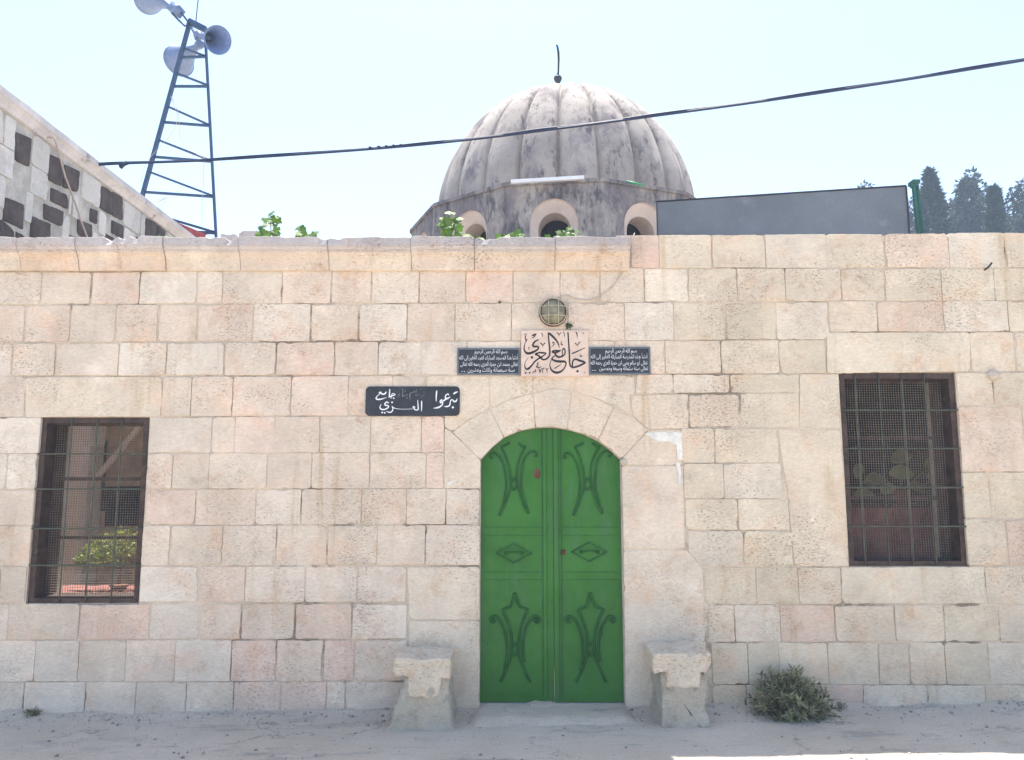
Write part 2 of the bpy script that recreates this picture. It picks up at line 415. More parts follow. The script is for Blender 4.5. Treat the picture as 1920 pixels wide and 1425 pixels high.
def pp(pts, tint=None, **k):
    if tint: tint = tuple(c * (.35 * a + .65 * b) for a, b, c in zip(tint, (.645, .555, .425), (1.035, 1.035, 1.02)))
    stone(ms, [(W(x, y).x, W(x, y).z) for x, y in pts], TFW, tint or rtint(pts[0][0]), **k)
# courses left of and above the door
row(511, 501, 572, 567, [-130, 78, 171, 262, 370, 418, 529, 621, 697, 786, 873, 962, 1050, 1125, 1208], ext_l=True)
row(572, 566, 643, 637, [-100, 47, 132, 217, 297, 370, 475, 582, 673, 764, 853, 959, 1065, 1171, 1263, 1360, 1455, 1554], ext_l=True)
row(643, 637, 706, 700, [-60, 24, 104, 223, 312, 421, 518, 627, 709, 790, 875, 977, 1065, 1153, 1247, 1352, 1461, 1548], ext_l=True)
row(706, 706, 783, 782, [-90, 47], ext_l=True)
pp([(47, 706), (304, 706), (304, 781), (47, 783)], (.585, .475, .39))
row(706, 704, 781, 779, [304, 359, 436, 546, 653, 736, 800])
row(782, 779, 850, 848, [280, 397, 440, 515, 600, 695, 790, 833])
row(850, 848, 917, 916, [275, 323, 392, 501, 584, 693, 799, 833])
row(917, 916, 985, 984, [271, 367, 479, 565, 678, 762, 836, 900])
row(985, 984, 1061, 1060, [266, 318, 417, 518, 613, 707, 798, 900])
row(1061, 1062, 1130, 1130, [261, 373, 460, 572, 670, 762])
row(783, 783, 850, 850, [-130, 75], ext_l=True); row(850, 850, 918, 918, [-80, 13, 69], ext_l=True)
row(918, 918, 985, 985, [-120, 63], ext_l=True); row(985, 985, 1061, 1061, [-60, 57], ext_l=True); row(1061, 1061, 1131, 1131, [-95, 0, 50], ext_l=True)
row(1131, 1131, 1201, 1199, [-130, 15, 148, 281, 375, 452, 553, 660, 765], ext_l=True)
row(1201, 1199, 1279, 1278, [-100, 65, 147, 235, 328, 433, 518, 606, 665, 765], ext_l=True)
row(1279, 1278, 1378, 1375, [-60, 43, 158, 253, 348, 437, 525, 612, 647, 765], ext_l=True)
pp([(762, 1062), (900, 1062), (900, 1163), (766, 1163)], (.60, .51, .44)); pp([(766, 1164), (900, 1164), (900, 1380), (766, 1380)], (.60, .515, .44))
# voussoirs and the stones round the arch
pp([(901, 862), (922, 839), (945, 820), (919, 766), (880, 786), (848, 810)], (.61, .50, .42)); pp([(945, 820), (974, 808), (1004, 802), (999, 737), (958, 748), (919, 766)], (.62, .50, .42))
pp([(1004, 802), (1035, 801), (1063, 805), (1072, 733), (1040, 727), (999, 737)], (.595, .49, .43)); pp([(1063, 805), (1095, 814), (1121, 826), (1151, 762), (1112, 745), (1072, 733)], (.60, .465, .37))
pp([(1121, 826), (1145, 844), (1164, 862), (1216, 806), (1186, 780), (1151, 762)], (.62, .46, .375)); pp([(1164, 862), (1165, 872), (1279, 872), (1278, 806), (1216, 806)], (.60, .455, .37))
pp([(833, 801), (848, 811), (901, 862), (901, 916), (833, 916)], (.60, .48, .40))
pp([(800, 704), (917, 704), (919, 766), (880, 786), (848, 810), (833, 800), (833, 779), (800, 779)], (.60, .47, .38)); pp([(917, 704), (999, 704), (999, 737), (958, 748), (919, 766)], (.60, .48, .39))
pp([(999, 705), (1081, 705), (1077, 734), (1040, 727), (999, 737)], (.60, .45, .35))
pp([(1081, 703), (1191, 703), (1191, 738), (1182, 741), (1182, 777), (1151, 761), (1112, 744), (1077, 733)], (.61, .49, .41))
row(702, 701, 738, 737, [1191, 1262, 1369, 1499], out=.001)
pp([(1182, 741), (1292, 738), (1292, 803), (1216, 805), (1186, 779)], (.61, .48, .385))
row(738, 736, 802, 801, [1292, 1388, 1499]); row(803, 803, 868, 868, [1278, 1340, 1459])
row(869, 868, 935, 935, [1282, 1357, 1466]); row(935, 935, 994, 994, [1285, 1384, 1480])
pp([(1290, 995), (1394, 995), (1394, 1063), (1318, 1063), (1290, 1036)]); row(995, 995, 1063, 1063, [1394, 1487])
pp([(1165, 873), (1281, 873), (1285, 1030), (1168, 1030)], (.60, .48, .42)); pp([(1168, 1031), (1287, 1031), (1317, 1063), (1324, 1200), (1331, 1380), (1174, 1380)], (.62, .53, .465))
# right-hand courses
row(441, 436, 503, 502, [1182, 1236, 1334, 1435, 1550, 1659, 1779, 1884], ext_r=True)
row(503, 503, 566, 564, [1208, 1291, 1382, 1472, 1577, 1659, 1765, 1864, 1980], ext_r=True)
row(564, 564, 622, 622, [1554, 1645, 1769, 1890], ext_r=True)
pp([(1550, 623), (1820, 622), (1820, 697), (1550, 701)], (.575, .485, .385)); row(622, 622, 697, 697, [1820, 1902], ext_r=True)
pp([(1499, 701), (1573, 701), (1576, 804), (1499, 804)], (.56, .46, .365)); pp([(1459, 805), (1577, 805), (1592, 1062), (1489, 1062), (1478, 940)], (.59, .465, .355))
row(698, 698, 761, 761, [1793, 1862, 1980], ext_r=True); row(761, 761, 885, 885, [1799, 1920], ext_r=True)
row(885, 885, 972, 972, [1806, 1857, 1960], ext_r=True); row(972, 972, 1061, 1061, [1812, 1887, 1990], ext_r=True)
row(1064, 1064, 1133, 1133, [1322, 1418, 1497, 1577]); pp([(1577, 1063), (1848, 1062), (1848, 1133), (1577, 1133)], (.57, .50, .40)); row(1062, 1062, 1133, 1133, [1848, 1950], ext_r=True)
row(1134, 1134, 1204, 1204, [1328, 1378, 1463, 1565, 1678, 1770, 1873, 1990], ext_r=True)
row(1204, 1204, 1284, 1284, [1333, 1403, 1460, 1553, 1647, 1705, 1773, 1853], ext_r=True)
row(1284, 1284, 1380, 1380, [1335, 1400, 1510, 1620, 1740, 1850], ext_r=True)
# mortar behind the stones, with openings
def rect(x0, x1, y0, y1):
    return [x0, x1, y0, y1]
LW = dict(x0=(W(77, 785).x + W(48, 1130).x) / 2, x1=(W(277, 783).x + W(260, 1128).x) / 2, z0=zw(150, 1131), z1=zw(170, 783))
RW = dict(x0=(W(1574, 703).x + W(1593, 1060).x) / 2, x1=(W(1793, 698).x + W(1814, 1058).x) / 2, z0=zw(1700, 1061), z1=zw(1690, 699))
DX0, DX1 = W(901, 1000).x, (W(1164, 862).x + W(1172, 1316).x) / 2
ARCH = [(901, 862), (922, 839), (945, 820), (974, 808), (1004, 802), (1035, 801), (1063, 805), (1095, 814), (1121, 826), (1145, 844), (1164, 862)]
ARCHW = [(W(x, y).x, W(x, y).z) for x, y in ARCH]
ARCHW[0] = (DX0, ARCHW[0][1]); ARCHW[-1] = (DX1, ARCHW[-1][1])
def archz(x): return float(np.interp(x, [p[0] for p in ARCHW], [p[1] for p in ARCHW]))
XL, XR, ZB = -8.4, 8.4, -.15
XC = W(1180, 470).x                        # the cornice ends here
ZTL, ZTR = zw(640, 452), zw(1550, 438)
def in_open(x0, x1, z0, z1):
    for w in (LW, RW):
        if x1 > w['x0'] and x0 < w['x1'] and z1 > w['z0'] and z0 < w['z1']: return True
    return x1 > DX0 and x0 < DX1 and z0 < max(archz(max(x0, DX0)), archz(min(x1, DX1)))
st = .03; gxs = np.arange(XL, XR, st); gzs = np.arange(ZB, ZTR - .01, st)
vid = {}; V = []; F = []
def mv(i, j):
    if (i, j) not in vid:
        x, z = gxs[i], gzs[j]
        d = -.0036 + .011 * nz(x * 1.3, z * 1.3, 4) + .004 * nz(x * 8, z * 8, 2)
        vid[(i, j)] = len(V); V.append((x, -min(d, -.0012), z))
    return vid[(i, j)]
for i in range(len(gxs) - 1):
    for j in range(len(gzs) - 1):
        if gxs[i] < XC and gzs[j] > ZTL - .05: continue
        if not in_open(gxs[i], gxs[i + 1], gzs[j], gzs[j + 1]):
            F.append((mv(i, j), mv(i + 1, j), mv(i + 1, j + 1), mv(i, j + 1)))
ms.add(V, F, (1, 1, 1), 1)
ms.build('masonry', [M_STONE, M_MORTAR], front)
# wall core with its thickness (front of the core behind the stones, back face to the court)
T0, T1 = .03, .5
co = MB(); B = lambda x0, x1, z0, z1: box(co, (x0, T0, z0), (x1, T1, z1))
w1, w2 = LW, RW
B(XL, w1['x0'], ZB, ZTL - .06); B(w1['x0'], w1['x1'], ZB, w1['z0']); B(w1['x0'], w1['x1'], w1['z1'], ZTL - .06); B(w1['x1'], DX0, ZB, ZTL - .06)
ztop = max(p[1] for p in ARCHW) + .02
B(DX0, XC, ztop, ZTL - .06); B(XC, DX1, ztop, ZTR - .005) if XC < DX1 else None
B(DX1, w2['x0'], ZB, ZTR - .005); B(w2['x0'], w2['x1'], ZB, w2['z0']); B(w2['x0'], w2['x1'], w2['z1'], ZTR - .005); B(w2['x1'], XR, ZB, ZTR - .005)
for a, b in zip(ARCHW[:-1], ARCHW[1:]):
    prism(co, [a, b, (b[0], ztop), (a[0], ztop)], T0, T1)
co.build('wall_core', M_BODY, front)
# cornice along the left part, in separate lengths of stone
cb, ct = zw(500, 509), zw(500, 452)
H = ct - cb
prof = [(0, 0), (.030, .0), (.036, .04), (.040, .10), (.046, .20), (.056, .32), (.072, .44), (.094, .53), (.100, .545), (.100, .60), (.112, .615), (.116, .70), (.124, .72), (.128, .74), (.130, .98), (.118, 1.0), (-.50, 1.0)]
cr = MB()
joints = [-760, -640, -520, -400, -280, -160, -60, 45, 153, 232, 315, 454, 619, 773, 890, 1040, 1179]
for a, b in zip(joints[:-1], joints[1:]):
    xa, xb = xw(a, 480) + .002, xw(b, 480) - .002
    dz, dy, tl = RS.uniform(-.008, .008), RS.uniform(-.006, .006), RS.uniform(-.010, .010)
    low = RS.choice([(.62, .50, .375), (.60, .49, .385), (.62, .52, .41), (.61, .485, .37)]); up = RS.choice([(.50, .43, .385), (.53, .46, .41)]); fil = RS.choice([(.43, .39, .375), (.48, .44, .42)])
    n = max(3, int((xb - xa) / .025)); vs = []
    for i in range(n + 1):
        x = xa + (xb - xa) * i / n; e = min(x - xa, xb - x)
        for k, (d, h) in enumerate(prof):
            q = dz + tl * (x - (xa + xb) / 2)
            w = .004 * nz(x * 6, h * 3, 2) + .002 * nz(x * 30, h * 9, 5)
            z = cb + H * h + q * h
            d2 = d + dy + w - (.012 * math.exp(-e / .010) if d > 0 else 0)
            if h > .9:
                z += .010 * nz(x * 3.1, 4, 7) + .008 * nz(x * 11, 2, 3)
                br = nz(x * 2.3, 9, 1) + .4 * nz(x * 13, 9, 4)
                if br > .32 and d > 0: z -= .10 * (br - .32); d2 -= .16 * (br - .32)
            elif h > .72:
                br = nz(x * 2.3, 9, 1) + .4 * nz(x * 13, 9, 4)
                if br > .45: d2 -= .05 * (br - .45)
            vs.append((x, -d2, z))
    m = len(prof)
    for k in range(m - 1):
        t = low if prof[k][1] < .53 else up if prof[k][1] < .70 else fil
        cr.add([], [])
        cr_f = [(i * m + k, (i + 1) * m + k, (i + 1) * m + k + 1, i * m + k + 1) for i in range(n)]
        base = len(cr.v)
        if k == 0: b0 = base; cr.v.extend(vs)
        for f in cr_f: cr.f.append([q + b0 for q in f]); cr.t.append(t); cr.m.append(0)
    for i in (0, n):
        ring = [b0 + i * m + k for k in range(m)] 
        cr.v.append((vs[i * m][0], .5, cb)); ring.append(len(cr.v) - 1)
        cr.f.append(ring if i else ring[::-1]); cr.t.append(up); cr.m.append(0)
M_CORN = stone_mat('cornice stone', .7, .35)
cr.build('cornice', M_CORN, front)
# white plaster patches beside the arch
def patch(pts, d=.006):
    pl = MB()
    q = resample([Vector((W(x, y).x, W(x, y).z)) for x, y in pts], .012)
    prism(pl, [(p.x + .006 * nz(p.x * 40, p.y * 40, 1), p.y + .006 * nz(p.x * 40, p.y * 40, 8)) for p, _ in q], -d - .003, .01)
    pl.build('plaster_patch', M_PLASTERWHITE, front)
patch([(1208, 813), (1226, 810), (1278, 811), (1279, 862), (1270, 862), (1268, 835), (1258, 829), (1236, 828), (1222, 822)])
patch([(1266, 865), (1275, 868), (1278, 908), (1270, 910), (1272, 888)])
patch([(838, 906), (860, 897), (850, 905), (840, 914)], .004)
# little carved knob and iron hook on the right
kb = MB(); q = W(1861, 704)
lathe(kb, [(.052, -.02), (.050, .012), (.040, .030), (.024, .042), (.008, .046), (.0005, .047)], q, (0, -1, 0), 18, (.56, .47, .39)); kb.build('stone_knob', M_STONE, front, True)
hk = MB(); a = W(1846, 506); tube(hk, [a, a + Vector((.004, -.05, .01)), a + Vector((.03, -.06, .045))], .008, 6); hk.build('iron_hook', M_IRON, front, True)
kb = MB(); lathe(kb, [(.030, -.02), (.029, .015), (.018, .026), (.0005, .028)], W(1169, 866), (0, -1, 0), 12, (.50, .43, .33)); kb.build('hinge_stub', M_STONE, front, True)

# ------------------------------------------------------------------ windows (parts of the wall)
def window(w, vbars, hbars, trans, deep):
    x0, x1, z0, z1 = w['x0'], w['x1'], w['z0'], w['z1']
    f = MB(); fw = .045; ya, yb = .022, deep
    box(f, (x0, ya, z0), (x0 + fw, yb, z1)); box(f, (x1 - fw, ya, z0), (x1, yb, z1))
    box(f, (x0 + fw, ya, z1 - fw), (x1 - fw, yb, z1)); box(f, (x0 + fw, ya, z0), (x1 - fw, yb, z0 + .035))
    for y in trans:
        z = W(x0, y, .2).z; box(f, (x0 + fw, .19, z - .014), (x1 - fw, .225, z + .014))
    box(f, (x0 + fw, .185, z0 + .035), (x0 + fw + .03, .23, z1 - fw)); box(f, (x1 - fw - .03, .185, z0 + .035), (x1 - fw, .23, z1 - fw))
    fr = f.build('window_frame', M_WOOD, front)
    b = MB(); RB = random.Random(int(x0 * 100))
    for px in vbars:
        x = W(px, 900, .0).x; n = 8
        tube(b, [(x + .004 * nz(px, i), .012 + .003 * nz(i, px), z0 + (z1 - z0) * i / n) for i in range(n + 1)], .0065, 6)
    for py in hbars:
        z = W((vbars[0] + vbars[-1]) / 2, py, .0).z; n = 6
        tube(b, [(x0 + (x1 - x0) * i / n, -.001, z + .004 * nz(py, i)) for i in range(n + 1)], .0075, 6)
    b.build('grille', M_BAR, fr, True)
    s = MB(); sx = .0205; y = .165
    xs = np.arange(x0 + fw + .004, x1 - fw, sx); zs = np.arange(z0 + .04, z1 - fw, sx)
    sag = lambda x, z: .012 * nz(x * 3, z * 3, x0)
    wv = lambda x, z: .004 * nz(x * 4, z * 4, 3 + x0)
    for x in xs:
        pts = [(x + wv(x, z), y + sag(x, z), z) for z in np.linspace(z0 + .03, z1 - fw, 12)]; tube(s, pts, .0019, 3, cap=False)
    for z in zs:
        pts = [(x, y + sag(x, z) + .002, z + wv(z, x)) for x in np.linspace(x0 + fw, x1 - fw, 8)]; tube(s, pts, .0019, 3, cap=False)
    s.build('wire_screen', M_SCREEN, fr)
window(LW, [126, 174, 221], [851, 917, 991, 1060], [898, 1008], .34)
window(RW, [1615, 1660, 1704, 1747], [769, 841, 914, 987], [821, 934], .34)

# ------------------------------------------------------------------ door (two leaves, parts of the wall)
YD = .075
ZD0 = W(1030, 1316, YD).z
xm = W(1038, 1000, YD).x
def dz(px, py, off=0.0): return W(px, py, YD - off)
def ztop_at(x): return archz(min(max(x, DX0), DX1)) + .03
def leaf(x0, x1):
    m = MB(); xs = [x0] + [p[0] for p in ARCHW if x0 + .01 < p[0] < x1 - .01] + [x1]
    prism(m, [(x0, ZD0), (x1, ZD0)] + [(x, ztop_at(x)) for x in xs[::-1]], YD, YD + .03)
    return m
lm = leaf(DX0 - .02, xm - .001); rm = leaf(xm + .001, DX1 + .02)
def strip(m, x0, x1, z0, z1, h): box(m, (x0, YD - h, z0), (x1, YD + .001, z1))
# flat welded straps on the sheet
for m, a, b in ((lm, 905, 1018), (rm, 1050, 1168)):
    for ya, yb in ((1003, 989), (1086, 1073)):
        strip(m, dz(a, ya).x, dz(b, ya).x, dz(a, ya).z, dz(a, yb).z, .0035)
    strip(m, dz(a, 1312).x, dz(b, 1312).x, dz(a, 1316).z, dz(a, 1303).z, .006)
zt = ztop_at(xm) - .04
strip(lm, dz(1018, 900).x, dz(1024, 900).x, ZD0, zt, .010); strip(lm, dz(1024, 900).x, xm - .002, ZD0, zt, .005)
strip(rm, xm + .002, dz(1046, 900).x, ZD0, zt, .016); strip(rm, dz(1046, 900).x, dz(1051, 900).x, ZD0, zt, .008)
strip(lm, DX0, DX0 + .022, ZD0, archz(DX0), .005); strip(rm, DX1 - .022, DX1, ZD0, archz(DX1), .005)
for m, L_ in ((lm, ((1017.4, 0), (1024.6, 0))), (rm, ((1046.6, 0), (1051.6, 0)))):  # thin darker green strips along the strap edges
    for px, _ in L_: x = dz(px, 900).x; box(m, (x - .0028, YD - .0185 if px > 1046 and px < 1047 else YD - .0115, ZD0 + .02), (x + .0028, YD + .001, zt), (1, 1, 1), 1)
for m, a, b in ((lm, 905, 1017), (rm, 1052.5, 1166)):
    for ya in (1003.5, 988.5, 1086.5, 1072.5): z = dz(a, ya).z; box(m, (dz(a, ya).x, YD - .0042, z - .0018), (dz(b, ya).x, YD + .001, z + .0018), (1, 1, 1), 1)
LL = lm.build('door_leaf', [M_DOOR, M_DOOR2], front); RL = rm.build('door_leaf', [M_DOOR, M_DOOR2], front)
def orn(parent, A, Bp, dx, strokes, r=.0095):
    m = MB()
    for k, s in enumerate(strokes):
        p = [(A + (x + dx) / 5.09, Bp + y / 5.09) for x, y in s]
        pts = [W(x, y, YD - .005 - .0002 * k) for x, y in [tuple(q) for q in crm(p, 5)]]
        pts = [q for q in pts if q.z < ztop_at(q.x) - .005]
        tube(m, pts, r, 6)
    m.build('ornament', M_DOOR2, parent, True)
UP = [[(385, 205), (345, 230), (300, 247)], [(305, 247), (345, 330), (378, 440), (392, 540), (392, 640), (345, 780), (288, 900)],
      [(470, 208), (500, 235), (540, 243)], [(536, 243), (490, 330), (457, 440), (455, 560), (470, 650), (505, 770), (562, 882)],
      [(222, 345), (205, 352), (200, 325), (225, 303), (270, 322), (320, 400), (347, 520), (350, 640), (322, 790), (288, 890)],
      [(620, 328), (640, 335), (645, 305), (605, 288), (560, 310), (512, 400), (496, 560), (502, 650), (540, 790), (568, 880)],
      [(425, 545), (458, 600), (425, 655), (392, 600), (425, 545)]]
orn(LL, 880, 790, 0, UP); orn(RL, 880, 790, 705, UP)
LO = [[(432, 262), (400, 380), (375, 400)], [(376, 400), (318, 424)], [(318, 424), (362, 530), (398, 640), (405, 740), (402, 860), (350, 1000), (298, 1112)],
      [(432, 262), (475, 380), (500, 400)], [(500, 400), (562, 422)], [(562, 422), (512, 530), (482, 640), (472, 740), (482, 880), (530, 1000), (582, 1112)],
      [(225, 515), (240, 535), (215, 545), (200, 515), (225, 488), (265, 495), (312, 565), (348, 680), (362, 790), (356, 900), (335, 1000)],
      [(645, 512), (628, 530), (652, 545), (670, 515), (640, 486), (600, 500), (548, 580), (518, 700), (512, 800), (525, 920)],
      [(437, 740), (470, 790), (437, 860), (404, 790), (437, 740)]]
orn(LL, 880, 1060, 0, LO, .011); orn(RL, 880, 1060, 722, LO, .011)
for par, cx, cy in ((LL, 963.5, 1037.5), (RL, 1105, 1035)):
    m = MB()
    for (ax, ay), (bx, by) in (((-33, 0), (0, 18)), ((0, 18), (33, 0)), ((33, 0), (0, -18)), ((0, -18), (-33, 0))):
        beam(m, W(cx + ax, cy + ay, YD - .002), W(cx + bx, cy + by, YD - .002), .011, .020)
    m.build('ornament', M_DOOR2, par)
    m = MB(); a, b = W(cx - 15, cy, YD), W(cx + 16, cy, YD)
    tube(m, [a, a + Vector((0, -.035, .005)), (a + b) / 2 + Vector((0, -.042, .012)), b + Vector((0, -.035, .005)), b], .008, 8)
    box(m, (a.x - .012, YD - .006, a.z - .014), (a.x + .012, YD + .001, a.z + .014)); box(m, (b.x - .012, YD - .006, b.z - .014), (b.x + .012, YD + .001, b.z + .014))
    m.build('handle', M_DOOR2, par, True)
m = MB(); q = W(1055.5, 1035, YD); box(m, (q.x - .021, YD - .008, q.z - .021), (q.x + .021, YD + .001, q.z + .021))
lathe(m, [(.011, .0), (.011, .012), (.0005, .013)], q + Vector((0, -.006, 0)), (0, -1, 0), 12)
m.build('lock_plate', M_RUST, RL)
m = MB(); pts = [(1003, 880), (1005, 876), (1009, 880), (1012, 883), (1014, 890), (1011, 897), (1003, 897), (1001, 889)]
prism(m, [(W(x, y, YD).x, W(x, y, YD).z) for x, y in pts], YD - .0012, YD + .001); m.build('rust_patch', M_RUST, LL)
th = MB(); box(th, (DX0, .01, -.1), (DX1, .4, ZD0 - .006), (.46, .44, .40)); th.build('threshold', M_STONE, front)

# ------------------------------------------------------------------ step in front of the door
m = MB(); X0, X1 = W(868, 1345).x, W(1204, 1345).x; nxs, nys = 60, 18
def stepz(u, v, x, y):
    e = min(u, 1 - u); q = min(1, e / (.12 + .05 * nz(y * 5, u * 3, 4))); q = q * q * (3 - 2 * q)
    f = min(1, (1 - v) / (.34 + .16 * nz(x * 3.1, 5, 2))); f = f * f * (3 - 2 * f)
    return -.03 + (.03 + .055 - .02 * v + .010 * nz(x * 4, y * 4, 2) + .008 * nz(x * 14, y * 14, 6)) * q * f
vs = []
for j in range(nys + 1):
    for i in range(nxs + 1):
        u, v = i / nxs, j / nys; wob = .07 * nz(u * 5, 3, 1) + .03 * nz(u * 17, 3, 8)
        x = X0 + (X1 - X0) * u; y = .008 - v * (.44 + wob)
        vs.append((x, y, stepz(u, v, x, y)))
m.add(vs, [(j * (nxs + 1) + i, (j + 1) * (nxs + 1) + i, (j + 1) * (nxs + 1) + i + 1, j * (nxs + 1) + i + 1) for j in range(nys) for i in range(nxs)])
o = m.build('doorstep', M_GROUND, smooth=True); setp(o, 'low worn cement step at the foot of the green door', 'step')

# ------------------------------------------------------------------ stone mounting blocks either side of the door
def slab(mb, outline, y0, y1, tint, rough=.006, seed=0, back=1.0, mi=0):
    """loft of an (x,z) outline from front y0 to back y1, worn at the edges"""
    pts = [p for p, _ in resample([Vector(p) for p in outline], .012)]; n = len(pts)
    ar = sum(pts[i].x * pts[(i + 1) % n].y - pts[(i + 1) % n].x * pts[i].y for i in range(n))
    if ar < 0: pts = pts[::-1]
    cx = sum(p.x for p in pts) / n; cz = sum(p.y for p in pts) / n
    ys = [y0, y0 + .004, y0 + .014] + [y0 + .014 + (y1 - y0 - .014) * k / 12 for k in range(1, 13)]
    ins = [.014, .005, 0] + [0] * 12
    vs = []
    sm = [(pts[i - 1] + pts[i] * 4 + pts[(i + 1) % n]) / 6 for i in range(n)]
    for y, ii in zip(ys, ins):
        for i, p in enumerate(sm):
            d = (sm[(i + 1) % n] - sm[i - 1]).normalized(); nr = Vector((-d.y, d.x))
            q = p + nr * ii + nr * (rough * nz(p.x * 9, p.y * 9, y * 9 + seed) + rough * .5 * nz(p.x * 33, p.y * 33, y * 33 + seed))
            k = (y - y0) / (y1 - y0)
            q.x = cx + (q.x - cx) * (1 + (back - 1) * k)
            vs.append((q.x, y, q.y))
    fs = [(k * n + i, k * n + (i + 1) % n, (k + 1) * n + (i + 1) % n, (k + 1) * n + i) for k in range(len(ys) - 1) for i in range(n)]
    fs = [f[::-1] for f in fs] 
    mb.add(vs, fs, tint, mi)
    # front face as a fan of rings with slight relief
    ring = vs[:n]; prev = list(range(len(mb.v) - len(vs), len(mb.v) - len(vs) + n)); c = Vector((cx, 0, cz))
    for s in (.93, .8, .6, .35):
        nv = []
        for (x, y, z) in ring:
            X, Z = cx + (x - cx) * s, cz + (z - cz) * s
            nv.append((X, y0 + rough * .9 * nz(X * 11, Z * 11, seed) - .002, Z))
        b0 = len(mb.v); mb.v.extend(nv)
        for i in range(n): mb.f.append([prev[i], prev[(i + 1) % n], b0 + (i + 1) % n, b0 + i]); mb.t.append(tint); mb.m.append(mi)
        prev = list(range(b0, b0 + n))
    mb.f.append(prev); mb.t.append(tint); mb.m.append(mi)
YF = -.46
def block(label, cap, ped, seed):
    P = lambda L: [(W(x, y, YF).x, W(x, y, YF).z) for x, y in L]
    t = thing('mounting_block', label, 'stone block', (W(cap[0][0] + 50, 1370, YF).x, -.23, 0), 'stone blocks flanking the green door')
    a = MB(); slab(a, P(cap), YF, .012, (.82, .70, .54), .018, seed); a.build('capstone', M_BLOCK, t)
    b = MB(); slab(b, P(ped), YF + .014, .012, (.84, .74, .58), .026, seed + 5, 1.0); b.build('pedestal', M_RENDER, t, True)
block('squat T-shaped stone block left of the green door with a splayed plaster base',
      [(739, 1234), (845, 1236), (844, 1273), (827, 1273), (825, 1308), (768, 1306), (763, 1271), (740, 1269)],
      [(759, 1272), (840, 1274), (843, 1330), (852, 1385), (722, 1385), (736, 1342)], 3)
block('squat T-shaped stone block right of the green door with a straight plaster base',
      [(1226, 1227), (1331, 1224), (1332, 1246), (1326, 1263), (1316, 1264), (1316, 1290), (1250, 1290), (1247, 1263), (1226, 1264)],
      [(1241, 1262), (1326, 1262), (1325, 1330), (1332, 1385), (1240, 1385), (1243, 1320)], 31)

# ------------------------------------------------------------------ signs
def stroke(mb, pts, ox, oy, sc, y, lay, wk=1.0):
    P = crm(pts, 7); n = len(P); L = []; Rr = []
    for i, p in enumerate(P):
        d = P[min(i + 1, n - 1)][:2] - P[max(i - 1, 0)][:2]; d = d / (np.linalg.norm(d) + 1e-9)
        nr = np.array([-d[1], d[0]]); h = max(p[2], 4) * .5 * wk
        for s, arr in ((1, L), (-1, Rr)):
            q = p[:2] + nr * h * s; w = W(ox + q[0] / sc, oy + q[1] / sc, y); arr.append((w.x, y - .0006 * 1 - .00006 * lay, w.z))
    vs = L + Rr
    mb.add(vs, [(i, i + 1, n + i + 1, n + i) for i in range(n - 1)])
    for i in (0, n - 1):                                              # round ends
        p = P[i]; h = max(p[2], 4) * .5 * wk * .96; b0 = len(mb.v)
        ring = []
        for k in range(10):
            q = 2 * math.pi * k / 10; w = W(ox + (p[0] + h * math.cos(q)) / sc, oy + (p[1] + h * math.sin(q)) / sc, y); ring.append((w.x, y - .0006 - .00006 * lay - .00002 * (1 + i / n), w.z))
        mb.add(ring, [tuple(range(9, -1, -1))])
def dots(mb, L, ox, oy, sc, y, lay):
    for x, yy, d in L:
        ring = []
        for k in range(4):
            q = 2 * math.pi * k / 4 + .25; w = W(ox + (x + d * .56 * math.cos(q)) / sc, oy + (yy + d * .56 * math.sin(q)) / sc, y); ring.append((w.x, y - .0006 - .00006 * lay, w.z))
        mb.add(ring, [tuple(range(3, -1, -1))])
def rrect(x0, x1, z0, z1, r, n=6):
    out = []
    for cx, cz, a in ((x1 - r, z1 - r, 0), (x0 + r, z1 - r, 90), (x0 + r, z0 + r, 180), (x1 - r, z0 + r, 270)):
        for k in range(n + 1):
            q = rad(a + 90 * k / n); out.append((cx + r * math.cos(q), cz + r * math.sin(q)))
    return out
def board(px0, py0, px1, py1, y, back, mat, name, label, cat, r=.0, group=None):
    a, b = W(px0, py1, y), W(px1, py0, y)
    t = thing(name, label, cat, ((a.x + b.x) / 2, back, a.z), group)
    m = MB(); poly = rrect(a.x, b.x, a.z, b.z, r) if r else [(a.x, a.z), (b.x, a.z), (b.x, b.z), (a.x, b.z)]
    k = .0035; cx, cz = (a.x + b.x) / 2, (a.z + b.z) / 2
    n = len(poly); fx = 1 - 2 * k / (b.x - a.x); fz = 1 - 2 * k / (b.z - a.z)
    ins = [(cx + (x - cx) * fx, cz + (z - cz) * fz) for x, z in poly]
    vs = [(x, back, z) for x, z in poly] + [(x, y + k, z) for x, z in poly] + [(x, y, z) for x, z in ins]
    fs = [(i, (i + 1) % n, n + (i + 1) % n, n + i) for i in range(n)] + [(n + i, n + (i + 1) % n, 2 * n + (i + 1) % n, 2 * n + i) for i in range(n)]
    m.add(vs, fs + [tuple(range(2 * n, 3 * n))]); m.build('panel', mat, t)
    return t, a, b
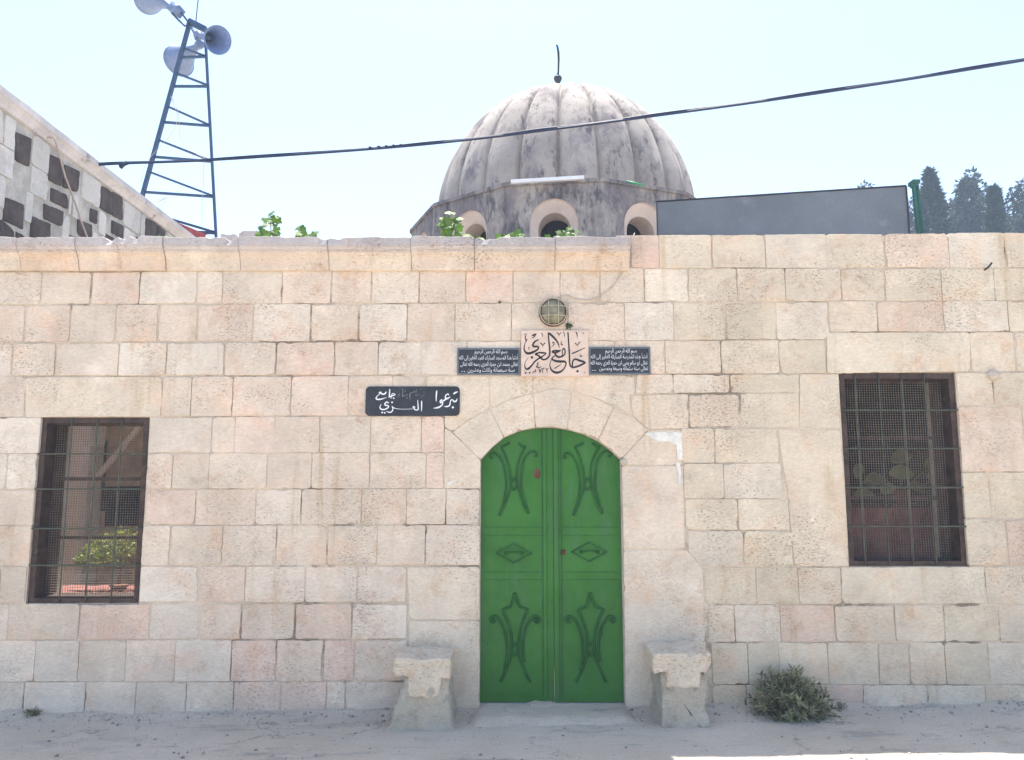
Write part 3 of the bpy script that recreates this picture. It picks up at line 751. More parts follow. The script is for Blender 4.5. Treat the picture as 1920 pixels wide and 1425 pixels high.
# pale stone plaque with the carved name
YP = -.030
t, a, b = board(977, 619, 1103, 706, YP, .012, M_MARBLE, 'name_plaque', 'pale square stone plaque with large black Arabic calligraphy under the round lamp', 'plaque')
CAL = [[(1300, 180, 32), (1315, 400, 38), (1335, 700, 40), (1350, 1000, 42), (1420, 1075, 46), (1560, 1050, 48), (1700, 985, 46), (1762, 965, 14)],
       [(1762, 963, 14), (1700, 935, 50), (1600, 905, 56), (1490, 870, 45), (1425, 920, 38), (1415, 1030, 36), (1420, 1115, 12)],
       [(1410, 725, 36), (1560, 660, 28), (1735, 580, 18)],
       [(1155, 810, 22), (1158, 660, 26), (1190, 592, 34), (1226, 650, 30), (1205, 760, 36), (1080, 815, 50), (1000, 780, 46), (970, 720, 40), (900, 680, 46), (960, 652, 44), (1115, 645, 22)],
       [(960, 705, 40), (1040, 680, 46), (1112, 650, 18)],
       [(960, 780, 24), (890, 850, 34), (960, 910, 55), (1100, 930, 64), (1210, 930, 52), (1250, 990, 34), (1200, 1110, 32), (1110, 1190, 52), (1000, 1215, 62), (900, 1170, 50), (845, 1080, 30), (838, 980, 20), (890, 850, 18)],
       [(960, 1110, 26), (1040, 1055, 24), (1120, 1005, 12)],
       [(1080, 580, 12), (1050, 470, 34), (980, 360, 50), (880, 260, 56), (808, 205, 44), (800, 270, 34), (815, 450, 40), (835, 650, 42), (820, 780, 38), (750, 860, 40), (660, 880, 46), (600, 830, 46), (540, 775, 46), (465, 742, 44), (560, 705, 42), (660, 708, 46), (738, 725, 26), (640, 800, 34), (560, 845, 40), (450, 930, 42), (370, 1030, 42), (290, 1110, 56), (225, 1118, 44), (190, 1040, 22), (215, 920, 14), (285, 830, 7)],
       [(540, 370, 30), (450, 420, 42), (400, 500, 46), (425, 542, 54), (532, 550, 44), (520, 620, 42), (400, 690, 60), (270, 722, 64), (190, 660, 40), (175, 560, 28), (200, 450, 18), (225, 400, 30), (205, 310, 24), (240, 200, 10)],
       [(225, 395, 30), (260, 352, 12)], [(380, 262, 30), (430, 240, 42), (484, 225, 28)], [(375, 332, 10), (430, 292, 26), (480, 232, 20)],
       [(600, 462, 30), (645, 500, 24), (655, 555, 8)], [(655, 545, 10), (672, 500, 16), (706, 458, 28)],
       [(1025, 190, 26), (1060, 230, 20), (1072, 275, 8)], [(1072, 268, 8), (1085, 225, 16), (1115, 195, 26)],
       [(1490, 465, 30), (1535, 500, 22), (1552, 535, 8)], [(1550, 525, 8), (1570, 470, 18), (1610, 435, 28)],
       [(610, 195, 12), (640, 230, 24), (655, 300, 8)], [(1185, 165, 14), (1205, 220, 20), (1212, 300, 8)], [(1500, 165, 18), (1530, 220, 28), (1540, 320, 8)],
       [(900, 455, 22), (930, 430, 22), (940, 490, 24), (870, 575, 7)], [(1140, 390, 8), (1125, 460, 20), (1145, 508, 28), (1165, 480, 10)],
       [(1610, 735, 8), (1620, 780, 20), (1640, 800, 26), (1660, 770, 10)], [(280, 560, 14), (300, 580, 20), (290, 640, 6)],
       [(545, 955, 15), (510, 990, 26), (540, 1012, 12), (490, 1060, 30), (560, 1085, 26), (620, 1055, 8)],
       [(552, 1115, 20), (572, 1170, 20), (582, 1235, 8)], [(582, 1230, 8), (600, 1160, 16), (620, 1108, 16)],
       [(652, 1230, 9), (650, 1150, 18), (660, 1112, 22), (700, 1100, 14)], [(768, 1225, 8), (756, 1140, 18), (738, 1112, 18)], [(756, 1130, 14), (772, 1128, 14), (794, 1104, 14)],
       [(455, 1140, 20), (476, 1178, 22), (420, 1200, 22), (388, 1226, 12)]]
m = MB()
for k, s in enumerate(CAL): stroke(m, s, 970, 610, 13.7, YP, k)
dots(m, [(375, 825, 72), (1545, 1180, 66), (1720, 1212, 30), (1700, 203, 32), (185, 230, 28), (215, 1220, 54), (315, 1220, 50), (190, 1160, 22)], 970, 610, 13.7, YP, 40)
m.build('lettering', M_INK, t)
# donation sign
YS = -.022
t, a, b = board(684.5, 724.5, 862, 779.5, YS, -.004, M_BLACK, 'donation_sign', 'wide black sign with rounded corners and white hand-painted Arabic, left of the arch', 'sign', r=.035)
SA = [[(840, 330, 45), (800, 390, 50), (720, 402, 50), (650, 365, 45), (590, 350, 36)], [(595, 350, 36), (640, 330, 34), (670, 335, 30)], [(625, 385, 26), (520, 480, 30), (485, 560, 45), (560, 595, 46), (700, 575, 36), (860, 520, 12)],
      [(975, 230, 34), (965, 400, 44), (955, 510, 40)], [(950, 505, 36), (1050, 470, 40), (1150, 432, 34), (1185, 420, 14)], [(1180, 418, 16), (1110, 382, 30), (1060, 400, 30), (1045, 450, 30), (1018, 555, 24)],
      [(920, 710, 50), (860, 690, 40), (800, 750, 42), (815, 800, 46), (920, 822, 40), (918, 885, 42), (800, 950, 42), (680, 950, 46), (622, 880, 36), (665, 765, 14)],
      [(1060, 840, 28), (1090, 930, 36), (1050, 1030, 40), (960, 1060, 36), (845, 1015, 12)], [(1080, 865, 24), (1180, 918, 22), (1400, 944, 14), (1800, 935, 14)]]
SB = [[(395, 660, 40), (395, 850, 42), (390, 1010, 22)], [(255, 620, 20), (265, 800, 36), (272, 950, 38), (200, 972, 40), (125, 940, 34), (150, 885, 28), (110, 850, 38), (80, 890, 28), (135, 915, 22)],
      [(1670, 570, 18), (1640, 650, 46), (1560, 670, 52), (1510, 612, 40), (1450, 622, 36), (1422, 720, 36), (1398, 810, 46), (1310, 850, 46), (1190, 850, 8)], [(1550, 390, 46), (1620, 345, 56), (1692, 320, 22)],
      [(1370, 445, 22), (1350, 402, 36), (1290, 422, 42), (1250, 490, 42), (1280, 565, 56), (1350, 550, 46), (1422, 503, 18)], [(1280, 572, 50), (1200, 630, 50), (1120, 665, 40)],
      [(1120, 600, 40), (1062, 660, 40), (1085, 720, 40), (1142, 690, 42), (1150, 760, 42), (1080, 840, 52), (980, 888, 56), (808, 914, 8)], [(940, 290, 40), (924, 450, 46), (918, 660, 22)]]
FA = [[(1330, 380, 14), (1300, 430, 34), (1330, 462, 24), (1245, 512, 10)], [(1445, 220, 30), (1440, 490, 36)], [(1470, 485, 26), (1550, 455, 26), (1625, 415, 20)], [(1870, 300, 36), (1830, 340, 30), (1720, 372, 30), (1700, 450, 28), (1712, 600, 20)]]
FB = [[(210, 220, 20), (197, 340, 22), (190, 458, 28)], [(190, 455, 20), (260, 440, 20), (325, 395, 14)], [(335, 480, 16), (420, 472, 16), (495, 458, 10)], [(335, 232, 14), (412, 224, 14)], [(482, 290, 12), (486, 400, 12)]]
m = MB(); f2 = MB()
for k, s in enumerate(SA): stroke(m, s, 680, 718, 19.2, YS, k)
for k, s in enumerate(SB): stroke(m, s, 770, 718, 19.2, YS, 20 + k)
dots(m, [(1120, 550, 62), (705, 1065, 66), (795, 1075, 66), (1060, 700, 66)], 680, 718, 19.2, YS, 40); dots(m, [(1520, 880, 86)], 770, 718, 19.2, YS, 41)
for k, s in enumerate(FA): stroke(f2, s, 680, 718, 19.2, YS, 50 + k)
for k, s in enumerate(FB): stroke(f2, s, 770, 718, 19.2, YS, 60 + k, .7)
dots(f2, [(1530, 290, 44), (1605, 545, 54)], 680, 718, 19.2, YS, 70)
m.build('lettering', M_WHITEPAINT, t)
o = f2.build('worn_lettering', M_FADED, t); o['label'] = 'worn grey letters'
# two black inscription plaques, set in joined Arabic letters
AF = {'ا': (0xFE8D, 2), 'أ': (0xFE83, 2), 'إ': (0xFE87, 2), 'ب': (0xFE8F, 4), 'ة': (0xFE93, 2), 'ت': (0xFE95, 4), 'ث': (0xFE99, 4), 'ج': (0xFE9D, 4), 'ح': (0xFEA1, 4), 'خ': (0xFEA5, 4), 'د': (0xFEA9, 2), 'ذ': (0xFEAB, 2), 'ر': (0xFEAD, 2), 'ز': (0xFEAF, 2), 'س': (0xFEB1, 4), 'ش': (0xFEB5, 4), 'ع': (0xFEC9, 4), 'غ': (0xFECD, 4), 'ف': (0xFED1, 4), 'ق': (0xFED5, 4), 'ك': (0xFED9, 4), 'ل': (0xFEDD, 4), 'م': (0xFEE1, 4), 'ن': (0xFEE5, 4), 'ه': (0xFEE9, 4), 'و': (0xFEED, 2), 'ى': (0xFEEF, 2), 'ي': (0xFEF1, 4), 'ئ': (0xFE89, 4), 'ء': (0xFE80, 1)}
def joined(s):
    out = []; n = len(s)
    for i, c in enumerate(s):
        if c not in AF: out.append(c); continue
        b, k = AF[c]
        pj = i > 0 and s[i - 1] in AF and AF[s[i - 1]][1] == 4 and k > 1
        nj = k == 4 and i < n - 1 and s[i + 1] in AF and AF[s[i + 1]][1] > 1
        out.append(chr(b + (3 if pj and nj else 1 if pj else 2 if nj else 0)))
    return ''.join(reversed(out))
def text_into(mb, s, px0, px1, py, y, hk):
    cu = bpy.data.curves.new('line', 'FONT'); cu.body = joined(s); cu.size = 1; cu.offset = -.004
    ob = bpy.data.objects.new('line', cu); C.objects.link(ob); bpy.context.view_layer.update()
    me = bpy.data.meshes.new_from_object(ob.evaluated_get(bpy.context.evaluated_depsgraph_get()))
    v = np.array([p.co[:2] for p in me.vertices]); fs = [tuple(p.vertices) for p in me.polygons]
    lo, hi = v.min(0), v.max(0); a, b = W(px0, py, y), W(px1, py, y)
    sx = (b.x - a.x) / (hi[0] - lo[0])
    mb.add([(a.x + (p[0] - lo[0]) * sx, y - .0008, a.z + p[1] * hk) for p in v], fs)
    bpy.data.objects.remove(ob); bpy.data.curves.remove(cu); bpy.data.meshes.remove(me)
YB = -.020
for lab, x0, y0, x1, y1, lines in (
    ('small black inscription plaque left of the pale calligraphy plaque', 857, 652.5, 975, 702.5,
     [('بسم الله الرحمن الرحيم', 890, 951, 662.5), ('أنشأ هذا المسجد المبارك العبد الفقير إلى الله', 861, 971, 674), ('تعالى محمد ابن حمزة العزي رحمه الله تعالى', 863, 971, 686), ('سنة سبعمائة وثلاث وعشرين', 877, 965, 697), ('..', 865, 872, 697)]),
    ('small black inscription plaque right of the pale calligraphy plaque', 1105, 650.5, 1219, 702,
     [('بسم الله الرحمن الرحيم', 1135, 1194, 661), ('أنشأ هذه المدرسة المباركة الفقير إلى الله', 1108, 1214, 672), ('تعالى أبو سالم يحيى ابن حمزة العزي رحمه الله', 1108, 1214, 683.5), ('تعالى سنة ستمائة وسبعة وخمسين', 1124, 1215, 694), ('..', 1110, 1117, 695)])):
    t, a, b = board(x0, y0, x1, y1, YB, -.004, M_BLACK, 'inscription_plaque', lab, 'plaque', group='black inscription plaques')
    f = MB(); e = .008; w = .0045
    for (p, q, r_, s_) in ((a.x + e, b.x - e, a.z + e, a.z + e + w), (a.x + e, b.x - e, b.z - e - w, b.z - e), (a.x + e, a.x + e + w, a.z + e + w, b.z - e - w), (b.x - e - w, b.x - e, a.z + e + w, b.z - e - w)):
        box(f, (p, YB - .0015, r_), (q, YB + .002, s_))
    for (p, q, r_, s_) in ((a.x - .001, b.x + .001, a.z - .001, a.z + .005), (a.x - .001, b.x + .001, b.z - .005, b.z + .001), (a.x - .001, a.x + .005, a.z + .005, b.z - .005), (b.x - .005, b.x + .001, a.z + .005, b.z - .005)):
        box(f, (p, YB - .0015, r_), (q, -.006, s_))
    f.build('border', M_BLACKFRAME, t)
    m = MB()
    for s, p0, p1, py in lines: text_into(m, s, p0, p1, py, YB, .047)
    m.build('lettering', M_WHITEPAINT, t)

# ------------------------------------------------------------------ round bulkhead lamp and its wire
q = W(1037.5, 584.5, -.05); q.y = 0
t = thing('bulkhead_lamp', 'round caged wall lamp with dusty glass above the calligraphy plaque', 'lamp', (q.x, 0, q.z - .12))
m = MB(); lathe(m, [(.118, -.01), (.120, .030), (.116, .048), (.104, .052), (.100, .045)], q, (0, -1, 0), 36); m.build('lamp_base', M_RUST, t, True)
m = MB(); lathe(m, [(.101, .040), (.098, .062), (.082, .085), (.055, .100), (.025, .107), (.0005, .108)], q, (0, -1, 0), 36); m.build('lamp_glass', M_GLASS, t, True)
m = MB()
def cage(x): return .114 * math.sqrt(max(0, 1 - (x / .112) ** 2))
for o_ in (-.040, .040):
    for vert in (0, 1):
        pts = []
        for k in range(-8, 9):
            s = k / 8 * .103; r = math.hypot(s, o_); d = .053 + .066 * math.sqrt(max(0, 1 - min(1, (r / .112)) ** 2))
            pts.append((q.x + (o_ if vert else s), -d, q.z + (s if vert else o_)))
        tube(m, pts, .0036, 6)
tube(m, [(q.x + .112 * math.cos(k * math.pi / 18), -.053, q.z + .112 * math.sin(k * math.pi / 18)) for k in range(37)], .0045, 6, cap=False)
m.build('cage', M_CAGE, t, True)
m = MB(); pts = [(1046, 558), (1060, 553), (1085, 561), (1110, 561), (1140, 545), (1160, 522), (1172, 498)]
tube(m, [W(x, y, -.012) for x, y in [tuple(p) for p in crm(pts, 6)]] + [W(1179, 480, -.13 * 0 - .02), W(1183, 455, -.02), W(1188, 441, -.012), W(1190, 437, .05)], .0032, 5)
o = m.build('lamp_wire', M_WIRE, smooth=True); setp(o, 'thin pale wire curving from the round lamp up over the wall top', 'wire')

# ------------------------------------------------------------------ court behind the front wall (seen through the windows)
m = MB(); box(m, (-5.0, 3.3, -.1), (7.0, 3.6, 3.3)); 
cwt = thing('courtyard_wall', 'brown shaded wall with openings painted dark seen behind the barred windows', 'wall', (1, 3.45, 0))
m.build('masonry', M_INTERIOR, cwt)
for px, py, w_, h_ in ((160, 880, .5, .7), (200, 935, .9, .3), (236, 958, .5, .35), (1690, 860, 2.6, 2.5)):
    m = MB(); c = W(px, py, 3.29); box(m, (c.x - w_ / 2, 3.285, c.z - h_ / 2), (c.x + w_ / 2, 3.31, c.z + h_ / 2)); m.build('painted_opening', M_DARK, cwt)  # near-black flat boxes paint the unlit openings; the widest darkens the right window
m = MB(); box(m, (-5.0, 2.35, 3.30), (2.0, 3.6, 3.5)); box(m, (2.0, .52, 3.30), (7.0, 3.6, 3.5)); box(m, (-5.0, 2.35, 3.12), (2.0, 2.5, 3.30))
o = m.build('flat_porch', M_ROOF); setp(o, 'flat porch roof over the court behind the front wall', 'roof')
m = MB(); c = W(136, 960, 2.2); box(m, (c.x - .06, 2.18, -.05), (c.x + .07, 2.34, 3.12)); box(m, (c.x - .10, 2.14, 2.95), (c.x + .11, 2.345, 3.11))
o = m.build('porch_pillar', M_REVEAL); setp(o, 'pale square pillar behind the left barred window', 'pillar')
m = MB(); beam(m, W(165, 915, 2.4), W(262, 800, 2.4), .05, .05); o = m.build('leaning_pole', M_BODY); setp(o, 'diagonal wooden pole seen through the left window screen', 'pole')
# table and the sunlit pot tree behind the left window
tz = W(200, 1104, .85).z
tb = thing('low_table', 'low red covered table inside the left window under the leafy pot tree', 'table', (W(180, 1100, .85).x, .85, 0))
m = MB(); xa, xb = W(50, 1118, .85).x, W(330, 1118, .85).x; n = 24; vs = []
for j in range(8):
    for i in range(n + 1): x = xa + (xb - xa) * i / n; y = .56 + .55 * j / 7; vs.append((x, y, tz + .012 * nz(x * 7, y * 7, 2)))
m.add(vs, [(j * (n + 1) + i, j * (n + 1) + i + 1, (j + 1) * (n + 1) + i + 1, (j + 1) * (n + 1) + i) for j in range(7) for i in range(n)])
box(m, (xa, .57, tz - .18), (xb, 1.10, tz - .02)); m.build('cloth', M_CLOTH, tb)
for x in (xa + .05, xb - .05):
    for y in (.62, 1.05): m = MB(); box(m, (x - .025, y - .025, 0), (x + .025, y + .025, tz - .18)); m.build('leg', M_WOOD, tb)
def leaf_quad(mb, p, d, up, L, w, tint, fold=.15):
    d = d.normalized(); s = d.cross(up); s = s.normalized() if s.length > 1e-4 else Vector((1, 0, 0)); u = s.cross(d)
    pts = [p, p + d * L * .35 + s * w * .5 + u * fold * w, p + d * L - u * fold * L * .4, p + d * L * .35 - s * w * .5 + u * fold * w, p + d * L * .4]
    mb.add(pts, [(0, 1, 4), (1, 2, 4), (2, 3, 4), (3, 0, 4)], tint)
def rv(R): 
    while 1:
        v = Vector((R.uniform(-1, 1), R.uniform(-1, 1), R.uniform(-1, 1)))
        if .05 < v.length < 1: return v.normalized()
RP = random.Random(5)
base = W(222, 1112, .80); base.z = tz
pt = thing('potted_tree', 'small leafy sunlit tree in a pot inside the left barred window', 'plant', base)
m = MB(); lathe(m, [(.0005, 0), (.06, 0), (.075, .03), (.08, .035), (.08, .04), (.07, .038), (.0005, .03)], base, (0, 0, 1), 20); m.build('pot', M_TERRA, pt, True)
cc = W(222, 1040, .80)
m = MB(); tube(m, [base + Vector((0, 0, .05)), base.lerp(cc, .4) + Vector((.01, 0, 0)), base.lerp(cc, .8) + Vector((.035, 0, 0)), cc], [.020, .017, .014, .008], 7); 
for dx in (-.16, .15, -.06): tube(m, [base.lerp(cc, .6), cc + Vector((dx, RP.uniform(-.1, .1), .05))], [.010, .005], 5)
m.build('trunk', M_BARK, pt, True)
m = MB()
for bx, by, bz, r_ in ((-.25, 0, .0, .10), (-.14, .02, .06, .13), (0, 0, .10, .14), (.12, .02, .10, .14), (.05, -.08, .02, .12), (.22, .03, .07, .12), (-.10, -.07, -.02, .10), (-.33, 0, -.05, .05)):
    for k in range(150):
        d = rv(RP); p = cc + Vector((bx, by, bz)) + d * r_ * RP.uniform(.45, 1.0); k2 = RP.uniform(.7, 1.35)
        leaf_quad(m, p, (d + rv(RP) * .9 + Vector((0, 0, .2))), rv(RP), RP.uniform(.028, .05), RP.uniform(.016, .026), (k2, k2, k2 * .9))
m.build('foliage', M_POTLEAF, pt)
# things behind the right window
sh = thing('shelf', 'dark shelf with a red cloth inside the right barred window', 'shelf', (W(1700, 1000, .9).x, .9, 0))
sz = W(1700, 945, .8).z; xa, xb = W(1560, 940, .9).x, W(1850, 940, .9).x
m = MB(); box(m, (xa, .75, sz - .03), (xb, 1.2, sz)); m.build('board', M_WOOD, sh)
m = MB(); n = 40; vs = []
for j in range(2):
    for i in range(n + 1): x = xa + (xb - xa) * i / n; vs.append((x, .74 + .02 * math.sin(i * .9) + .01 * nz(i * .7), sz - .03 - j * .75))
m.add(vs, [(i, i + 1, n + 2 + i, n + 1 + i) for i in range(n)]); m.build('cloth', M_CLOTH, sh)
hp = thing('broadleaf_plant', 'broad pale leaved pot plant inside the right barred window', 'plant', W(1690, 938, .85))
pb = W(1690, 938, .85); pb.z = sz
m = MB(); lathe(m, [(.0005, 0), (.06, 0), (.085, .11), (.09, .12), (.0005, .115)], pb, (0, 0, 1), 18); m.build('pot', M_TERRA, hp, True)
m = MB()
for px, py, L, ang in ((1690, 855, .20, .3), (1690, 885, .22, -.1), (1640, 898, .20, .1), (1745, 868, .15, 1.0), (1752, 895, .16, -.5), (1610, 880, .15, 1.2), (1665, 915, .16, .4), (1720, 912, .16, 2.6), (1620, 925, .18, .0), (1770, 905, .16, .8)):
    c = W(px, py, RP.uniform(.66, .9)); d = Vector((math.cos(ang), RP.uniform(-.4, .2), math.sin(ang)))
    s = d.cross(Vector((0, -1, .35))).normalized(); k2 = RP.uniform(.6, 1.3); d.normalize(); n = 8
    vs = []; 
    for i in range(n + 1):
        t_ = i / n; w_ = L * .33 * math.sin(math.pi * min(1, t_ * 1.02)) ** .7 + .001
        cpt = c + d * L * (t_ - .5) + Vector((0, 0, -.10 * L * (2 * t_ - 1) ** 2)); vs += [cpt + s * w_, cpt + Vector((0, -.012, -.008)), cpt - s * w_]
    m.add(vs, [(3 * i + a_, 3 * i + 3 + a_, 3 * i + 4 + a_, 3 * i + 1 + a_) for i in range(n) for a_ in (0, 1)], (k2, k2, k2))
m.build('foliage', M_BROADLEAF, hp, True)
m = MB()
for px, py in ((1690, 860), (1650, 890), (1740, 875), (1625, 900), (1755, 900)): tube(m, [pb + Vector((0, 0, .1)), (pb + W(px, py, .8)) / 2 + Vector((0, 0, .05)), W(px, py, .8)], .005, 5)
m.build('stem', M_BUSH, hp, True)

# ------------------------------------------------------------------ domed building behind
DC = Vector((W(1060, 430, 5.9).x, 5.9, 0)); dd = DC.y + D
R2, R1 = 2.46, 2.09
zdr = HC + .3188 * dd + .02
db = thing('domed_building', 'weathered grey building with a ribbed dome and round-headed windows behind the front wall', 'building', DC)
NS, A0 = 12, rad(-7.6)
def dpt(ang, r, z): return Vector((DC.x + r * math.sin(ang), DC.y - r * math.cos(ang), z))
ap = R2 * math.cos(math.pi / NS)
half = R2 * math.sin(math.pi / NS)
ws = MB(); fwm = []
zc_win = W(1033, 417, DC.y - ap).z     # springing of the outer window arch
RO = .325; SPR = zc_win
for k in range(NS):
    th_ = A0 + 2 * math.pi * k / NS
    nrm = Vector((math.sin(th_), -math.cos(th_), 0)); tan = Vector((math.cos(th_), math.sin(th_), 0))
    cen = Vector((DC.x, DC.y, 0)) + nrm * ap
    def fp(s, z, d=0.0): return cen + tan * s + nrm * d + Vector((0, 0, z))
    # face with an arched hole
    arc = [(RO * .98 * math.cos(rad(a)), SPR + RO * 1.02 * math.sin(rad(a))) for a in range(180, -1, -12)]
    hole = [(-RO * .98, 3.0)] + arc + [(RO * .98, 3.0)]
    g_ = .0
    L = [(-half, 0), (-half, 3.0)]
    def quad(a, b, c, d): ws.add([fp(*a), fp(*b), fp(*c), fp(*d)], [(0, 1, 2, 3)])
    quad((-half, 0), (half, 0), (half, 3.0), (-half, 3.0))
    quad((-half, 3.0), (-RO * .98, 3.0), (-RO * .98, SPR), (-half, SPR)); quad((RO * .98, 3.0), (half, 3.0), (half, SPR), (RO * .98, SPR))
    for (s0, z0_), (s1, z1_) in zip(arc[:-1], arc[1:]):
        quad((s0, z0_), (s1, z1_), (s1, zdr - .05), (s0, zdr - .05))
    quad((-half, SPR), (-RO * .98, SPR), (-RO * .98, zdr - .05), (-half, zdr - .05)); quad((RO * .98, SPR), (half, SPR), (half, zdr - .05), (RO * .98, zdr - .05))
    # thin projecting lip at the top
    v = [fp(-half * 1.012, zdr - .05, .03), fp(half * 1.012, zdr - .05, .03), fp(half * 1.012, zdr, .03), fp(-half * 1.012, zdr, .03), fp(-half, zdr - .05), fp(half, zdr - .05), fp(-half * .8, zdr + .02, -.5), fp(half * .8, zdr + .02, -.5)]
    ws.add(v, [(0, 1, 2, 3), (4, 5, 1, 0), (3, 2, 7, 6)])
    # splayed reveal narrowing to a smaller round-headed opening
    w_ = MB(); SP2 = SPR - .05; ro2 = .215
    outer = [(-RO * .98, 3.0)] + arc + [(RO * .98, 3.0)]
    arc2 = [(ro2 * math.cos(rad(a)), SP2 + ro2 * 1.05 * math.sin(rad(a))) for a in range(180, -1, -12)]
    inner = [(-ro2, 3.0)] + arc2 + [(ro2, 3.0)]
    n = len(outer)
    ra = [fp(s, z, .004) for s, z in outer]; rb = [fp(s * .97, SPR + (z - SPR) * .98 if z > SPR else z, -.03) for s, z in outer]; rc = [fp(s, z, -.11) for s, z in inner]; rd = [fp(s, z, -.42) for s, z in inner]
    w_.add(ra + rb + rc + rd, [(q_ * n + i + 1, q_ * n + i, (q_ + 1) * n + i, (q_ + 1) * n + i + 1) for q_ in range(3) for i in range(n - 1)])
    w_.add(rd, [tuple(range(n - 1, -1, -1))], (1, 1, 1), 1)  # near-black backing paints the unlit inside of the window
    fwm.append(w_)
drum = ws.build('drum', M_DRUM, db)
for w_ in fwm: w_.build('window', [M_REVEAL, M_DARK], db)
# ribbed dome
zap = W(1046, 153, DC.y).z - .26
HD = zap - zdr; NL = 22; PH = rad(-6.5)
dm = MB(); na, nh = NL * 26, 60; vs = []
for j in range(nh + 1):
    t_ = j / nh * math.pi / 2
    e = 2 / 2.08
    z = HD * math.sin(t_) ** e; r0 = R1 * max(0.0, math.cos(t_)) ** e
    for i in range(na):
        a_ = 2 * math.pi * i / na
        ph = (a_ - PH) * NL / (2 * math.pi); f = abs(ph - round(ph)) * 2          # 0 at groove, 1 at lobe crown
        bul = math.sqrt(max(0, 1 - (1 - f) ** 2))
        am = .125 * min(1, r0 / R1 * 2.6) * (R1 / 2)
        r = r0 - am + am * bul - .055 * math.exp(-(f / .07) ** 2) * min(1, r0 / R1 * 2.6) + .008 * nz(math.cos(a_) * 2, math.sin(a_) * 2, z * 2) * r0 / R1
        vs.append(dpt(a_, max(r, .001), zdr - .02 + z))
dm.add(vs, [(j * na + i, j * na + (i + 1) % na, (j + 1) * na + (i + 1) % na, (j + 1) * na + i) for j in range(nh) for i in range(na)])
dome = dm.build('dome', M_DOME, db, True)
f0 = W(1046, 155, DC.y)
m = MB(); lathe(m, [(.02, -.16), (.02, -.02), (.035, .0), (.058, .035), (.070, .075), (.060, .105), (.035, .115), (.018, .125), (.022, .15), (.016, .165)], f0 + Vector((0, 0, .0)), (0, 0, 1), 16)
tube(m, [tuple(W(x, y, DC.y)) for x, y in ((1046.5, 142), (1047, 130), (1047.5, 112), (1047, 98), (1045.5, 89), (1044, 84))], [.016, .016, .018, .020, .018, .012], 8)
lathe(m, [(.0005, -.02), (.02, 0), (.0005, .02)], W(1044, 85, DC.y), (0, 0, 1), 8)
m.build('finial', M_IRON, db, True)
# fluorescent tube and green stick lying on the edge of the drum
m = MB(); a, b = W(958, 341, DC.y - ap - .08), W(1095, 333, DC.y - ap - .08)
beam(m, a, b, .045, .05); o = m.build('lamp_tube', M_TUBE); setp(o, 'white fluorescent tube fixed along the drum edge under the dome', 'lamp')
m = MB(); tube(m, [W(1175, 340, DC.y - ap - .02), W(1206, 347, DC.y - ap - .02)], .014, 6); o = m.build('green_stick', M_GREENSTICK, smooth=True); setp(o, 'short green stick lying on the drum edge right of the white tube', 'stick')

# ------------------------------------------------------------------ checkered building on the left
XB = -5.0
zcop = (WX(0, 190, XB).z + WX(375, 445, XB).z) / 2
lb = thing('checkered_building', 'tall building with pale and dark chequered stone side on the left', 'building', (-6.8, 3.8, 0))
YA, YE = .52, 7.2
TFB = lambda a, b, d: (XB + d, a, b)
m = MB(); box(m, (-9.0, YA, -.1), (XB - .012, YE, zcop - .16), (1, 1, 1), 0)
DK = ['92,745 178,780 165,940 88,900', '283,868 355,905 345,1045 272,1010', '365,925 450,965 440,1080 355,1050', '570,1045 632,1078 630,1208 563,1170', '636,1080 690,1110 690,1240 632,1210', '290,1055 383,1100 383,1175 288,1130', '30,1110 135,1150 130,1290 22,1235', '248,1145 357,1190 350,1275 250,1230', '510,1170 550,1185 548,1262 507,1245', '632,1240 695,1270 692,1343 630,1310', '180,1215 285,1260 280,1357 173,1330', '440,1235 518,1265 515,1357 440,1320', '822,1225 880,1258 880,1345 822,1340', '884,1262 930,1300 925,1345 884,1345', '0,1225 80,1300 75,1385 0,1375', '95,1305 190,1350 188,1400 92,1400', '390,1320 450,1350 450,1400 388,1400', '595,1315 660,1350 660,1400 592,1390', '770,1330 815,1355 815,1400 768,1400']
dark = []
for s in DK:
    P = [tuple(map(float, q.split(','))) for q in s.split()]
    dark.append([(lambda v: (v.y, v.z))(WX(x / 3, y / 3, XB)) for x, y in P])
for p in dark: stone(m, p, TFB, (1, 1, 1), gap=-.005, depth=.03, out=.008, rough=1.2, mi=2, st=.04, bev=.014)
RB = random.Random(4)
bbs = [(min(a for a, b in p), max(a for a, b in p), min(b for a, b in p), max(b for a, b in p)) for p in dark]
z = zcop - .17
ci = 0
while z > 2.4:
    h = (.34, .30, .33, .31)[ci % 4]; y = YA; ci += 1
    while y < YE:
        w_ = RB.uniform(.35, .62)
        y1 = min(y + w_, YE)
        a0, a1, b0, b1 = y, y1, z - h, z
        for (p0, p1, q0, q1) in bbs:                               # keep clear of the dark blocks
            if q1 > b0 + .03 and q0 < b1 - .03 and p1 > a0 and p0 < a1:
                if (p0 + p1) / 2 > (a0 + a1) / 2: a1 = min(a1, p0)
                else: a0 = max(a0, p1)
        if a1 - a0 > .06:
            k = RB.uniform(.92, 1.06); stone(m, [(a0, b0), (a1, b0), (a1, b1), (a0, b1)], TFB, (.64 * k, .60 * k, .535 * k), gap=.011, depth=.03, out=.004, rough=1.6, mi=1, st=.06)
        y = y1
    z -= h
m.build('wall', [M_GROUT, M_LIGHTSTONE, M_BASALT], lb)
m = MB(); cprof = [(-.02, -.17), (.02, -.165), (.035, -.13), (.07, -.09), (.085, -.08), (.09, -.01), (.07, 0), (-4.0, 0)]
n = 40; vs = []
for i in range(n + 1):
    y = YA - .05 + (YE + .1 - YA) * i / n
    for d, h in cprof: vs.append((XB + d + .006 * nz(y * 3, h * 5, 2), y, zcop + h + .008 * nz(y * 2, 1, 6)))
